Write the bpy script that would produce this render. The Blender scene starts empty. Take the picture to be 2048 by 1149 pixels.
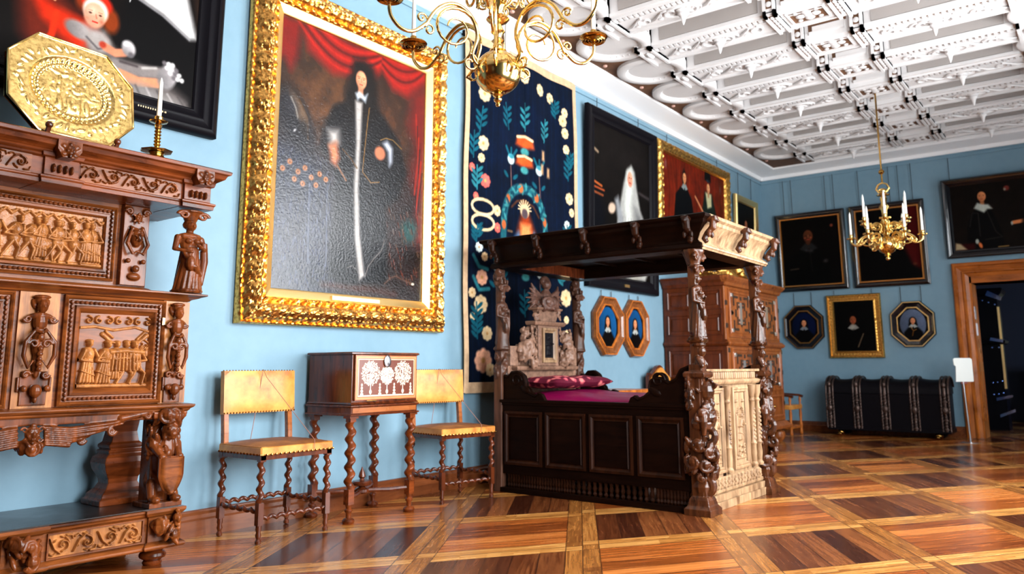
import bpy, bmesh, math, random
import numpy as np
from mathutils import Vector, Matrix, Euler
random.seed(7)
scn = bpy.context.scene
COL = scn.collection
PI = math.pi
R = math.radians
sin, cos = math.sin, math.cos

# ---------------------------------------------------------------- camera
CAM = Vector((4.9026, 0.0, 1.08))
cam_d = bpy.data.cameras.new('camera')
cam = bpy.data.objects.new('camera', cam_d)
COL.objects.link(cam)
scn.camera = cam
_y, _p, _r = 0.6513, 0.1577, -0.0032
_f = Vector((-sin(_y) * cos(_p), cos(_y) * cos(_p), sin(_p)))
_rt = Vector((cos(_y), sin(_y), 0))
_up = _rt.cross(_f)
_rt2 = cos(_r) * _rt + sin(_r) * _up
_up2 = -sin(_r) * _rt + cos(_r) * _up
m = Matrix((_rt2, _up2, -_f)).transposed().to_4x4()
m.translation = CAM
cam.matrix_world = m
cam_d.sensor_width = 36.0
cam_d.lens = 1566.2 / 2048 * 36.0
cam_d.shift_y = -(574.5 - 487.2) / 2048
cam_d.clip_start = 0.05
cam_d.dof.use_dof = True
cam_d.dof.focus_distance = 4.3
cam_d.dof.aperture_fstop = 2.4

# ---------------------------------------------------------------- light and exposure
scn.view_settings.view_transform = 'Standard'
scn.view_settings.look = 'None'
scn.view_settings.gamma = 1.0
scn.view_settings.use_curve_mapping = False
scn.view_settings.exposure = 0.8
w = bpy.data.worlds.new('sky')
scn.world = w
w.use_nodes = True
bg = w.node_tree.nodes['Background']
bg.inputs[0].default_value = (0.75, 0.87, 1.0, 1)
bg.inputs[1].default_value = 0.2
RX = 5.62            # right wall
BY = 14.0            # back wall
FY = -2.4            # wall behind the camera
WIN = [(1.5, 3.2), (4.2, 5.9), (6.95, 8.65), (11.1, 12.7)]
WZ0, WZ1 = 0.75, 4.0
for (a, b) in WIN:
    l = bpy.data.lights.new('window_daylight', 'AREA')
    l.shape = 'RECTANGLE'
    l.size = b - a + 0.3
    l.size_y = WZ1 - WZ0 + 0.3
    l.energy = 410 if a < 10 else 60
    l.color = (0.94, 0.97, 1.0)
    o = bpy.data.objects.new('window_daylight', l)
    COL.objects.link(o)
    o.location = (RX + 0.45, (a + b) / 2, (WZ0 + WZ1) / 2)
    o.rotation_euler = (0, R(90), 0)
    o.rotation_euler = Euler((R(90), 0, R(90)), 'XYZ')

# ---------------------------------------------------------------- node helper
class S:
    def __init__(s, nt, k): s.nt = nt; s.k = k
    def _m(s, op, *a):
        n = s.nt.nodes.new('ShaderNodeMath'); n.operation = op
        for i, v in enumerate((s,) + a):
            if isinstance(v, S): s.nt.links.new(v.k, n.inputs[i])
            else: n.inputs[i].default_value = v
        return S(s.nt, n.outputs[0])
    def __add__(s, o): return s._m('ADD', o)
    def __sub__(s, o): return s._m('SUBTRACT', o)
    def __mul__(s, o): return s._m('MULTIPLY', o)
    def __truediv__(s, o): return s._m('DIVIDE', o)
    def __lt__(s, o): return s._m('LESS_THAN', o)
    def __gt__(s, o): return s._m('GREATER_THAN', o)
    def floor(s): return s._m('FLOOR')
    def mod(s, o): return s._m('FLOORED_MODULO', o)
    def abs(s): return s._m('ABSOLUTE')
    def inv(s): return (s * -1.0) + 1.0
    def mx(s, o): return s._m('MAXIMUM', o)
    def mn(s, o): return s._m('MINIMUM', o)
    def pw(s, o): return s._m('POWER', o)

class MAT:
    def __init__(s, name):
        s.m = bpy.data.materials.new(name); s.m.use_nodes = True
        s.nt = s.m.node_tree
        s.b = s.nt.nodes['Principled BSDF']
        tc = s.nt.nodes.new('ShaderNodeTexCoord')
        s.obj = tc.outputs['Object']
    def set(s, **k):
        for n, v in k.items():
            n = {'rough': 'Roughness', 'metal': 'Metallic', 'color': 'Base Color', 'coat': 'Coat Weight', 'coatr': 'Coat Roughness',
                 'spec': 'Specular IOR Level', 'sheen': 'Sheen Weight', 'sss': 'Subsurface Weight'}[n]
            i = s.b.inputs[n]
            if isinstance(v, S): s.nt.links.new(v.k, i)
            elif hasattr(v, 'is_linked'): s.nt.links.new(v, i)
            elif isinstance(v, (tuple, list)): i.default_value = (*v, 1) if len(v) == 3 else v
            else: i.default_value = v
        return s
    def xyz(s):
        n = s.nt.nodes.new('ShaderNodeSeparateXYZ'); s.nt.links.new(s.obj, n.inputs[0])
        return [S(s.nt, n.outputs[i]) for i in range(3)]
    def vec(s, x, y, z):
        n = s.nt.nodes.new('ShaderNodeCombineXYZ')
        for i, v in enumerate((x, y, z)):
            if isinstance(v, S): s.nt.links.new(v.k, n.inputs[i])
            else: n.inputs[i].default_value = v
        return n.outputs[0]
    def map(s, scale=(1, 1, 1), src=None):
        n = s.nt.nodes.new('ShaderNodeMapping'); n.inputs['Scale'].default_value = scale
        s.nt.links.new(src or s.obj, n.inputs[0]); return n.outputs[0]
    def noise(s, scale, detail=4, rough=.55, src=None, dist=0):
        n = s.nt.nodes.new('ShaderNodeTexNoise'); n.inputs['Scale'].default_value = scale
        n.inputs['Detail'].default_value = detail; n.inputs['Roughness'].default_value = rough
        n.inputs['Distortion'].default_value = dist
        s.nt.links.new(src or s.obj, n.inputs['Vector']); return S(s.nt, n.outputs['Fac'])
    def white(s, src):
        n = s.nt.nodes.new('ShaderNodeTexWhiteNoise'); n.noise_dimensions = '3D'
        s.nt.links.new(src, n.inputs['Vector']); return S(s.nt, n.outputs['Value'])
    def voro(s, scale, src=None, feat='F1'):
        n = s.nt.nodes.new('ShaderNodeTexVoronoi'); n.feature = feat; n.inputs['Scale'].default_value = scale
        s.nt.links.new(src or s.obj, n.inputs['Vector']); return S(s.nt, n.outputs['Distance'])
    def ramp(s, fac, stops):
        n = s.nt.nodes.new('ShaderNodeValToRGB'); e = n.color_ramp.elements
        while len(e) > 1: e.remove(e[-1])
        e[0].position = stops[0][0]; e[0].color = (*stops[0][1], 1)
        for p, c in stops[1:]:
            q = e.new(p); q.color = (*c, 1)
        s.nt.links.new(fac.k, n.inputs[0]); return n.outputs[0]
    def mix(s, fac, a, b, mode='MIX'):
        n = s.nt.nodes.new('ShaderNodeMix'); n.data_type = 'RGBA'; n.blend_type = mode
        for i, v in ((0, fac), (6, a), (7, b)):
            if isinstance(v, S): s.nt.links.new(v.k, n.inputs[i])
            elif hasattr(v, 'is_linked'): s.nt.links.new(v, n.inputs[i])
            elif isinstance(v, (tuple, list)): n.inputs[i].default_value = (*v, 1)
            else: n.inputs[i].default_value = v
        return n.outputs[2]
    def bump(s, h, strength=.3, dist=.01):
        n = s.nt.nodes.new('ShaderNodeBump'); n.inputs['Strength'].default_value = strength
        n.inputs['Distance'].default_value = dist
        s.nt.links.new(h.k, n.inputs['Height']); s.nt.links.new(n.outputs[0], s.b.inputs['Normal']); return s

def wood(name, dark, light, rough=.32, axis=0, scale=1.0, coat=.10, spec=.22):
    M = MAT(name)
    sc = [14 * scale] * 3; sc[axis] = 1.6 * scale
    n = M.noise(1.6, 6, .62, M.map(tuple(sc)), .6)
    n2 = M.noise(5.0 * scale, 4)
    c = M.ramp(n * .75 + n2 * .25, [(.34, dark), (.5, tuple(.5 * (a + b) for a, b in zip(dark, light))), (.66, light)])
    M.set(color=c, rough=(n2 * .25 + (rough - .12)), coat=coat, coatr=.18, spec=spec)
    M.bump(n, .18, .004)
    return M.m

def plain(name, col, rough=.5, metal=0., coat=0., bump=0, bs=60, var=0.0, spec=.5, sheen=0):
    M = MAT(name)
    if var:
        n = M.noise(bs * .2, 3)
        c = M.ramp(n, [(.3, tuple(x * (1 - var) for x in col)), (.7, tuple(min(1, x * (1 + var)) for x in col))])
        M.set(color=c)
    else: M.set(color=col)
    M.set(rough=rough, metal=metal, coat=coat, spec=spec, sheen=sheen)
    if bump:
        M.bump(M.noise(bs, 4), bump, .01)
    return M.m

def gold(name, col, rough, bump, bs, dark=None):
    M = MAT(name)
    n = M.noise(bs, 4, .6)
    if dark: M.set(color=M.ramp(n, [(.32, dark), (.52, col), (.7, tuple(min(1, x * 1.15) for x in col))]))
    else: M.set(color=col)
    M.set(rough=rough, metal=1.0)
    if bump: M.bump(n, bump, .006)
    return M.m

OAK = wood('carved_oak', (.026, .0048, .001), (.27, .072, .014), .30, 0, 1.0)
OAKL = wood('pale_carved_oak', (.11, .030, .006), (.52, .20, .052), .3, 2, 1.0)
OAKR = wood('red_brown_oak', (.026, .0046, .001), (.21, .044, .008), .28, 0, 1.0)
OAKV = wood('carved_oak_upright', (.018, .0036, .001), (.20, .048, .010), .24, 2, 1.0)
DARK = wood('shaded_bed_oak', (.0025, .0008, .0004), (.009, .0026, .0011), .42, 0, 1.0, .0, .06)  # near-black oak puts the shade of the bed's unlit sides into the colour
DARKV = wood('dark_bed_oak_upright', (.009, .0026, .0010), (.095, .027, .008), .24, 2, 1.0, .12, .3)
DARKP = wood('shaded_bed_moulding', (.006, .0018, .0008), (.028, .008, .003), .36, 2, 1.0, .0, .10)  # trim and brackets of the unlit bed sides, shade painted in
BEDL = wood('window_lit_bed_oak', (.12, .060, .028), (.44, .285, .155), .42, 2, 1.0, .15)  # foot-end oak lightened, window light put into the colour
SHELF = wood('black_stained_board', (.006, .004, .0035), (.020, .012, .009), .34, 0, 1.0, .3, .3)
WALN = wood('walnut', (.030, .006, .002), (.125, .026, .007), .22, 2, 1.0, .5)
WALNL = wood('light_walnut', (.16, .040, .009), (.36, .11, .025), .26, 0, 1.0, .5)
CASE = wood('door_casing_wood', (.18, .042, .006), (.62, .18, .025), .3, 2, .7, .12, .25)
CASEH = wood('door_head_wood', (.17, .040, .006), (.52, .14, .018), .3, 0, .7, .12, .25)
BASEW = wood('skirting_wood', (.075, .018, .005), (.20, .056, .016), .3, 1, .8, .4)
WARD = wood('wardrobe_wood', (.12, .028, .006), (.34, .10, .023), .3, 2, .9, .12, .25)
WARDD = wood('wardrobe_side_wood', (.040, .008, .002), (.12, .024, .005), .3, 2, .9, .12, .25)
BLK = plain('ebony', (.004, .0035, .005), .4, coat=.0, spec=.07, bump=.05, bs=30)
BLKG = plain('polished_ebony', (.004, .0035, .005), .16, coat=.5, spec=.5)
BLKR = plain('black_iron', (.02, .017, .017), .42, .5, bump=.3, bs=40)
IRON = plain('worn_iron_strap', (.085, .055, .046), .36, .75, bump=.35, bs=60, var=.4)
BRASS = gold('brass', (.74, .50, .17), .15, 0, 10)
BRASSD = gold('dark_brass', (.42, .23, .055), .17, 0, 10)
DISH = gold('hammered_brass', (.80, .56, .20), .26, .35, 55, (.40, .25, .07))
GILT = gold('gilding', (.88, .47, .12), .28, .45, 45, (.30, .11, .02))
GILTP = gold('pale_gilding', (1.0, .72, .30), .34, .1, 20)
GILTD = gold('dull_gilding', (.78, .43, .10), .35, .4, 60, (.32, .14, .03))
GILTL = gold('thin_gilt_edge', (.50, .22, .06), .38, .2, 60)
SILV = plain('silver_stud', (.75, .73, .70), .3, .9)
STEEL = plain('steel', (.55, .57, .62), .28, 1.0)
WAX = plain('candle_wax', (.86, .86, .80), .45, spec=.4)
WHITE = plain('white_plaster', (.67, .65, .64), .6, bump=.12, bs=14, var=.03)
WHITEW = plain('white_painted_wood', (.90, .90, .90), .5)
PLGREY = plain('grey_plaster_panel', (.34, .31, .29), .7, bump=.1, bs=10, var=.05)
PLDK = plain('brown_paint_and_hollow_shade', (.13, .055, .022), .7, var=.3, bs=60)  # true brown of the spandrels; also paints shade in the console hollows
PAPER = plain('white_card', (.92, .95, .90), .5)
VELV = plain('magenta_silk', (.20, .001, .052), .36, sheen=.0, bump=.1, bs=8)
INLAY = plain('black_inlay', (.03, .018, .012), .35)
BONE = plain('pale_bone_inlay', (.80, .70, .58), .35)
CORD = plain('pink_cord', (.30, .13, .09), .7)
TAPB = plain('tapestry_border', (.50, .33, .19), .85, bump=.4, bs=90, var=.15)
NAIL = BRASSD

def paintmat(name, rough=.4, bump=.15, bs=70, coat=.0, spec=.5):
    M = MAT(name)
    a = M.nt.nodes.new('ShaderNodeAttribute'); a.attribute_name = 'paint'
    n = M.noise(bs, 4)
    c = M.mix(.35, a.outputs['Color'], M.ramp(M.noise(bs * .25, 5, .7), [(.3, (.45, .45, .45)), (.7, (1.3, 1.3, 1.3))]), 'MULTIPLY')
    M.set(color=c, rough=rough, coat=coat, spec=spec)
    M.bump(n, bump, .004)
    return M.m
OIL = paintmat('oil_paint', .17, .6, 60, spec=.5)
OILM = paintmat('oil_paint_dull', .5, .1, 60, spec=.05)
WOVEN = paintmat('woven_wool', .95, .4, 160, spec=.1)
RELPAINT = paintmat('painted_inlay', .3, .05, 60)

# ---------------------------------------------------------------- mesh builder
class MB:
    def __init__(s): s.v = []; s.f = []
    def add(s, vs, fs):
        o = len(s.v); s.v.extend([tuple(p) for p in vs]); s.f.extend([tuple(i + o for i in f) for f in fs]); return s
    def box(s, x0, x1, y0, y1, z0, z1):
        vs = [(x, y, z) for z in (z0, z1) for y in (y0, y1) for x in (x0, x1)]
        return s.add(vs, [(0, 2, 3, 1), (4, 5, 7, 6), (0, 1, 5, 4), (2, 6, 7, 3), (0, 4, 6, 2), (1, 3, 7, 5)])
    def rings(s, rs, cap0=True, cap1=True, closed=True):
        n = len(rs[0]); vs = [p for r in rs for p in r]; fs = []
        for i in range(len(rs) - 1):
            for j in range(n if closed else n - 1):
                k = (j + 1) % n
                fs.append((i * n + j, i * n + k, (i + 1) * n + k, (i + 1) * n + j))
        if cap0: fs.append(tuple(range(n - 1, -1, -1)))
        if cap1: fs.append(tuple((len(rs) - 1) * n + j for j in range(n)))
        return s.add(vs, fs)
    def mould(s, x0, x1, y0, y1, prof, back=True):
        """moulded slab: rectangle grown by off at each z; the back edge (y1) does not grow if back"""
        rs = []
        for off, z in prof:
            b = 0 if back else off
            rs.append([(x0 - off, y0 - off, z), (x1 + off, y0 - off, z), (x1 + off, y1 + b, z), (x0 - off, y1 + b, z)])
        return s.rings(rs)
    def lathe(s, prof, c=(0, 0, 0), n=16, axis='z', sq=False, mat=None):
        rs = []
        ph = PI / n if sq else 0
        k = 1 / cos(PI / n) if sq else 1
        for r, z in prof:
            ring = []
            for j in range(n):
                a = 2 * PI * j / n + ph
                p = (r * k * cos(a), r * k * sin(a), z)
                if axis == 'y': p = (p[0], -p[2], p[1])
                elif axis == 'x': p = (p[2], p[0], p[1])
                if mat: p = tuple(mat @ Vector(p))
                ring.append((p[0] + c[0], p[1] + c[1], p[2] + c[2]))
            rs.append(ring)
        return s.rings(rs)
    def tube(s, pts, r, n=8, flat=1.0, closed=False):
        pts = [Vector(p) for p in pts]; m_ = len(pts)
        rr = r if hasattr(r, '__len__') else [r] * m_
        rs = []; up = None
        for i, p in enumerate(pts):
            t = (pts[min(i + 1, m_ - 1)] - pts[max(i - 1, 0)])
            if t.length < 1e-9: t = Vector((0, 0, 1))
            t.normalize()
            if up is None:
                up = Vector((0, 0, 1)) if abs(t.z) < .9 else Vector((1, 0, 0))
            a = t.cross(up)
            if a.length < 1e-6: a = t.orthogonal()
            a.normalize(); b = a.cross(t); up = b
            rs.append([tuple(p + rr[i] * (cos(2 * PI * j / n) * a + flat * sin(2 * PI * j / n) * b)) for j in range(n)])
        return s.rings(rs)
    def ell(s, c, r, n=10, m_=6, rot=None):
        if not hasattr(r, '__len__'): r = (r, r, r)
        M = Euler(rot).to_matrix() if rot else Matrix.Identity(3)
        c = Vector(c); vs = [c + M @ Vector((0, 0, -r[2]))]
        for i in range(1, m_):
            f = PI * i / m_ - PI / 2
            for j in range(n):
                a = 2 * PI * j / n
                vs.append(c + M @ Vector((r[0] * cos(f) * cos(a), r[1] * cos(f) * sin(a), r[2] * sin(f))))
        vs.append(c + M @ Vector((0, 0, r[2]))); fs = []
        for j in range(n):
            k = (j + 1) % n
            fs.append((0, 1 + k, 1 + j))
            for i in range(m_ - 2):
                a0 = 1 + i * n
                fs.append((a0 + j, a0 + k, a0 + n + k, a0 + n + j))
            a0 = 1 + (m_ - 2) * n
            fs.append((a0 + j, a0 + k, len(vs) - 1))
        return s.add([tuple(v) for v in vs], fs)
    def cap(s, p, q, r0, r1=None, n=10):
        r1 = r0 if r1 is None else r1
        p, q = Vector(p), Vector(q); d = (q - p); L = d.length; t = d / L
        s.tube([p - t * r0, p - t * r0 * .7, p, q, q + t * r1 * .7, q + t * r1], [r0 * .05, r0 * .71, r0, r1, r1 * .71, r1 * .05], n)
        return s
    def scroll(s, c, r, th, turns=1.4, ax='y', sgn=1, ph=0, taper=.5, n=22, flat=1.0):
        """volute in the plane normal to ax"""
        pts = []; rr = []
        for i in range(n):
            t = i / (n - 1); a = ph + sgn * turns * 2 * PI * t; q = r * (1 - .85 * t)
            u, v = q * cos(a), q * sin(a)
            if ax == 'y': pts.append((c[0] + u, c[1], c[2] + v))
            elif ax == 'x': pts.append((c[0], c[1] + u, c[2] + v))
            else: pts.append((c[0] + u, c[1] + v, c[2]))
            rr.append(th * (1 - taper * t))
        return s.tube(pts, rr, 7, flat)
    def twist(s, p, q, r, turns, n=14, amp=.28, lobes=1, seg=12):
        """barley-twist bar from p to q"""
        p, q = Vector(p), Vector(q); t = (q - p).normalized(); a = t.orthogonal().normalized(); b = t.cross(a)
        K = int(turns * seg); rs = []
        for i in range(K + 1):
            f = i / K; an = 2 * PI * turns * f; c = p.lerp(q, f) + (a * cos(an) + b * sin(an)) * r * amp * 1.5
            rs.append([tuple(c + r * .86 * (cos(2 * PI * j / n) * a + sin(2 * PI * j / n) * b)) for j in range(n)])
        return s.rings(rs)
    def grid(s, f, nu, nv, wrapu=False):
        vs = [f(i / (nu - 1), j / (nv - 1)) for j in range(nv) for i in range(nu)]
        fs = [(j * nu + i, j * nu + i + 1, (j + 1) * nu + i + 1, (j + 1) * nu + i) for j in range(nv - 1) for i in range(nu - 1)]
        return s.add(vs, fs)
    def prism(s, poly, d0, d1, plane='xz'):
        n = len(poly)
        P = (lambda u, v, d: (u, d, v)) if plane == 'xz' else ((lambda u, v, d: (d, u, v)) if plane == 'yz' else (lambda u, v, d: (u, v, d)))
        return s.rings([[P(u, v, d0) for u, v in poly], [P(u, v, d1) for u, v in poly]])
    def xf(s, M):
        s.v = [tuple(M @ Vector(p)) for p in s.v]; return s
    def build(s, name, mat, parent=None, smooth=35, bev=0, loc=None):
        me = bpy.data.meshes.new(name); me.from_pydata(s.v, [], s.f); me.validate()
        bm = bmesh.new(); bm.from_mesh(me); bmesh.ops.recalc_face_normals(bm, faces=bm.faces)
        if bev:
            ed = [e for e in bm.edges if len(e.link_faces) == 2 and e.calc_face_angle(0) > .6]
            bmesh.ops.bevel(bm, geom=ed, offset=bev, segments=1, affect='EDGES', clamp_overlap=True)
        bm.to_mesh(me); bm.free()
        me.materials.append(mat)
        if smooth:
            me.shade_smooth(); me.set_sharp_from_angle(angle=R(smooth))
        o = bpy.data.objects.new(name, me); COL.objects.link(o)
        if parent: o.parent = parent
        if loc: o.location = loc
        return o
    def carve(s, name, mat, parent=None, vox=.007, sm=2):
        """fuse all closed lumps into one carved surface"""
        me = bpy.data.meshes.new(name); me.from_pydata(s.v, [], s.f)
        bm = bmesh.new(); bm.from_mesh(me); bmesh.ops.recalc_face_normals(bm, faces=bm.faces); bm.to_mesh(me); bm.free()
        t = bpy.data.objects.new('t', me); COL.objects.link(t)
        mo = t.modifiers.new('r', 'REMESH'); mo.mode = 'VOXEL'; mo.voxel_size = vox
        if sm: ms = t.modifiers.new('s', 'SMOOTH'); ms.factor = .5; ms.iterations = sm
        dg = bpy.context.evaluated_depsgraph_get()
        me2 = bpy.data.meshes.new_from_object(t.evaluated_get(dg)); me2.name = name
        bpy.data.objects.remove(t); bpy.data.meshes.remove(me)
        me2.materials.clear(); me2.materials.append(mat); me2.shade_smooth()
        o = bpy.data.objects.new(name, me2); COL.objects.link(o)
        if parent: o.parent = parent
        return o

def thing(name, label, cat, loc=(0, 0, 0), rz=0, group=None):
    o = bpy.data.objects.new(name, None); COL.objects.link(o)
    o.location = loc; o.rotation_euler = (0, 0, R(rz)); o.empty_display_size = .1
    o['label'] = label; o['category'] = cat
    if group: o['group'] = group
    return o
def tag(o, label, cat, group=None):
    o['label'] = label; o['category'] = cat
    if group: o['group'] = group
    return o
def struct(o): o['kind'] = 'structure'; return o
def copytree(o, parent=None, first=True):
    c = o.copy(); COL.objects.link(c)
    if parent: c.parent = parent
    for ch in list(o.children): copytree(ch, c, False)
    return c

# ---------------------------------------------------------------- painter and relief
def lin(c): return tuple(((x / 12.92) if x <= .04045 else ((x + .055) / 1.055) ** 2.4) for x in c)
class PT:
    """small raster of height or colour; u right, v up, aspect-true distances in units of height"""
    def __init__(s, w, h, n, bg=(0, 0, 0)):
        s.w, s.h = w, h; s.ny = n; s.nx = max(8, int(n * w / h)); s.asp = w / h
        u = np.linspace(0, 1, s.nx); v = np.linspace(0, 1, s.ny)
        s.U, s.V = np.meshgrid(u, v); s.X = s.U * s.asp; s.C = np.zeros((s.ny, s.nx, 3)); s.C[:] = bg; s.H = np.zeros((s.ny, s.nx))
    def _b(s, m_, col, a=1.0):
        m_ = np.clip(m_, 0, 1)[..., None] * a; s.C = s.C * (1 - m_) + np.array(col) * m_
    def el(s, x, y, rx, ry, col, soft=.25, rot=0, a=1.0, shade=0):
        dx, dy = s.X - x * s.asp, s.V - y; c, q = cos(rot), sin(rot)
        ex, ey = (dx * c + dy * q) / rx, (-dx * q + dy * c) / ry
        d = np.sqrt(ex ** 2 + ey ** 2); m_ = np.clip((1 - d) / soft, 0, 1)
        if shade:
            k = 1 + shade * (ex * .6 + ey * .5); mm = (m_ * a)[..., None]
            s.C = s.C * (1 - mm) + np.array(col) * np.clip(k, .1, 2)[..., None] * mm
        else: s._b(m_, col, a)
    def seg(s, pts, wd, col, soft=.5, a=1.0, w2=None):
        w2 = wd if w2 is None else w2; n = len(pts) - 1
        m_ = np.zeros_like(s.U)
        for i in range(n):
            (x0, y0), (x1, y1) = pts[i], pts[i + 1]; x0 *= s.asp; x1 *= s.asp
            dx, dy = x1 - x0, y1 - y0; L = dx * dx + dy * dy + 1e-12
            t = np.clip(((s.X - x0) * dx + (s.V - y0) * dy) / L, 0, 1)
            d = np.hypot(s.X - x0 - t * dx, s.V - y0 - t * dy); ww = wd + (w2 - wd) * (i + t) / n
            m_ = np.maximum(m_, np.clip((1 - d / ww) / soft, 0, 1))
        s._b(m_, col, a)
    def poly(s, pts, col, soft=.01, a=1.0):
        m_ = s.pm(pts, soft); s._b(m_, col, a)
    def pm(s, pts, soft=.01):
        P = [(x * s.asp, y) for x, y in pts]; ins = np.zeros(s.U.shape, bool); D = np.full(s.U.shape, 9.)
        for i in range(len(P)):
            (x0, y0), (x1, y1) = P[i], P[(i + 1) % len(P)]
            if y0 != y1:
                c = ((y0 > s.V) != (y1 > s.V)) & (s.X < (x1 - x0) * (s.V - y0) / (y1 - y0) + x0); ins ^= c
            dx, dy = x1 - x0, y1 - y0; L = dx * dx + dy * dy + 1e-12
            t = np.clip(((s.X - x0) * dx + (s.V - y0) * dy) / L, 0, 1)
            D = np.minimum(D, np.hypot(s.X - x0 - t * dx, s.V - y0 - t * dy))
        return np.clip(np.where(ins, .5, .5) + np.where(ins, D, -D) / soft * .5, 0, 1)
    def nz(s, amt, sc=12, seed=1):
        rg = np.random.RandomState(seed); out = np.zeros_like(s.U)
        for o_, a in ((1, 1), (2, .6), (4, .4)):
            k = int(sc * o_); g = rg.rand(k + 2, int(k * s.asp) + 3)
            y = s.V * k; x = s.U * (g.shape[1] - 2); iy = y.astype(int); ix = x.astype(int); fy = y - iy; fx = x - ix
            out += a * (g[iy, ix] * (1 - fx) * (1 - fy) + g[iy, ix + 1] * fx * (1 - fy) + g[iy + 1, ix] * (1 - fx) * fy + g[iy + 1, ix + 1] * fx * fy)
        out = (out / 2.0 - .5) * 2
        s.C *= np.clip(1 + amt * out, .1, 3)[..., None]; return out
    # heights
    def hd(s, x, y, rx, ry, h, rot=0, pw=.5, mode='max', base=0):
        dx, dy = s.X - x, s.V - y; c, q = cos(rot), sin(rot)
        d = ((dx * c + dy * q) / rx) ** 2 + ((-dx * q + dy * c) / ry) ** 2
        k = h * np.clip(1 - d, 0, 1) ** pw
        if mode == 'max': s.H = np.maximum(s.H, np.where(k > 0, k + base, 0))
        else: s.H += k
    def hs(s, pts, w0, h, w1=None, base=0, step=1):
        w1 = w0 if w1 is None else w1; n = len(pts) - 1
        for i in range(n):
            (x0, y0), (x1, y1) = pts[i], pts[i + 1]; dx, dy = x1 - x0, y1 - y0; L = dx * dx + dy * dy + 1e-12
            t = np.clip(((s.X - x0) * dx + (s.V - y0) * dy) / L, 0, 1)
            d = np.hypot(s.X - x0 - t * dx, s.V - y0 - t * dy) / (w0 + (w1 - w0) * (i + t) / n)
            k = h * np.sqrt(np.clip(1 - d * d, 0, 1)); s.H = np.maximum(s.H, np.where(k > 0, k + base, 0))
    def spiral(s, cx, cy, r, w_, h, turns=1.5, sg=1, ph=0):
        pts = []
        for i in range(26):
            t = i / 25; a = ph + sg * turns * 2 * PI * t; q = r * (1 - .85 * t); pts.append((cx + q * cos(a), cy + q * sin(a)))
        s.hs(pts, w_, h, w_ * .6)
    def mesh(s, name, mat, parent, x0, z0, y, relief=0, color=False, back=True, fn=None):
        """stand the raster up in the local xz plane facing -y"""
        X = x0 + s.U * s.w; Z = z0 + s.V * s.h; Y = y - s.H * relief
        if fn is not None: X, Y, Z = fn(X, Y, Z)
        co = np.stack([X, Y, Z], -1).reshape(-1, 3)
        nx, ny = s.nx, s.ny; i = np.arange((nx - 1) * (ny - 1)); r_ = i // (nx - 1); c = i % (nx - 1); a = r_ * nx + c
        q = np.stack([a, a + 1, a + nx + 1, a + nx], -1)
        me = bpy.data.meshes.new(name); me.vertices.add(len(co)); me.vertices.foreach_set('co', co.ravel())
        me.loops.add(q.size); me.loops.foreach_set('vertex_index', q.ravel().astype(np.int32))
        me.polygons.add(len(q)); me.polygons.foreach_set('loop_start', (np.arange(len(q)) * 4).astype(np.int32))
        me.polygons.foreach_set('loop_total', np.full(len(q), 4, np.int32)); me.update(calc_edges=True)
        if color:
            at = me.color_attributes.new('paint', 'FLOAT_COLOR', 'POINT')
            c_ = np.clip(s.C, 0, 1); c_ = np.where(c_ <= .04045, c_ / 12.92, ((c_ + .055) / 1.055) ** 2.4)
            at.data.foreach_set('color', np.concatenate([c_.reshape(-1, 3), np.ones((nx * ny, 1))], 1).ravel().astype(np.float32))
        me.materials.append(mat); me.shade_smooth(); me.validate()
        o = bpy.data.objects.new(name, me); COL.objects.link(o); o.parent = parent; return o
# ================================================================ ROOM
# ---- wall paint
M = MAT('blue_wall_paint')
n = M.noise(1.3, 4)
M.set(color=M.ramp(n * .6 + M.noise(9, 3) * .4, [(.3, (.150, .262, .335)), (.7, (.182, .302, .38))]), rough=.55, spec=.3)
M.bump(M.noise(30, 3), .05, .01)
WALLM = M.m
# ---- parquet
M = MAT('oak_parquet')
X, Y, Z = M.xyz()
dx, dy = X - 2.779, Y - 5.124
ax_, ay_, bx_, by_ = .59, .86, -.59, .925
det = ax_ * by_ - ay_ * bx_
U = (dx * by_ - dy * bx_) / det
V = (dy * ax_ - dx * ay_) / det
iu, iv = U.floor(), V.floor()
fu, fv = U - iu, V - iv
W_ = .105
isA = ((fv < W_) * (fu < 1 - W_)).mx((fv > 1 - W_) * (fu > W_))
isB = ((fu > 1 - W_) * (fv < 1 - W_)).mx((fu < W_) * (fv > W_)) * isA.inv()
bord = isA.mx(isB)
par = (iu + iv + 1.0).mod(2.0)
cu, cv = (fu - W_) / (1 - 2 * W_), (fv - W_) / (1 - 2 * W_)
runA = par            # boards of the field run along a
acr = (cv * runA) + (cu * runA.inv())
bi = (acr * 5.0).floor()
rnd = M.white(M.vec(iu * 3.1 + bi, iv * 5.3 + bi * 1.7, par + bord * 7.0 + isA * 3.0))
rnd2 = M.white(M.vec(iu, iv, isA * 2.0 + isB * 4.0 + (fu > .5) * 9.0 + (fv > .5) * 17.0))
useA = (isA.mx(bord.inv() * runA))
gA = M.noise(1.0, 6, .65, M.vec(U * 2.2, V * 34.0, iu + iv * 7.0 + bi * 3.0), .9)
gB = M.noise(1.0, 6, .65, M.vec(U * 34.0, V * 2.2, iu + iv * 5.0 + bi * 3.0), .9)
g = gA * useA + gB * useA.inv()
cBA = M.ramp(g + rnd2 * .16 - .08, [(.33, (.24, .075, .012)), (.52, (.44, .185, .042)), (.68, (.60, .30, .085))])  # tones by board direction put the wood's directional sheen into the colour
cBB = M.ramp(g + rnd2 * .16 - .08, [(.33, (.15, .045, .010)), (.52, (.28, .10, .02)), (.68, (.40, .16, .036))])
cFA = M.ramp(g * .8 + rnd * .42 - .11, [(.30, (.11, .022, .004)), (.52, (.31, .078, .013)), (.74, (.54, .18, .04))])
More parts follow.
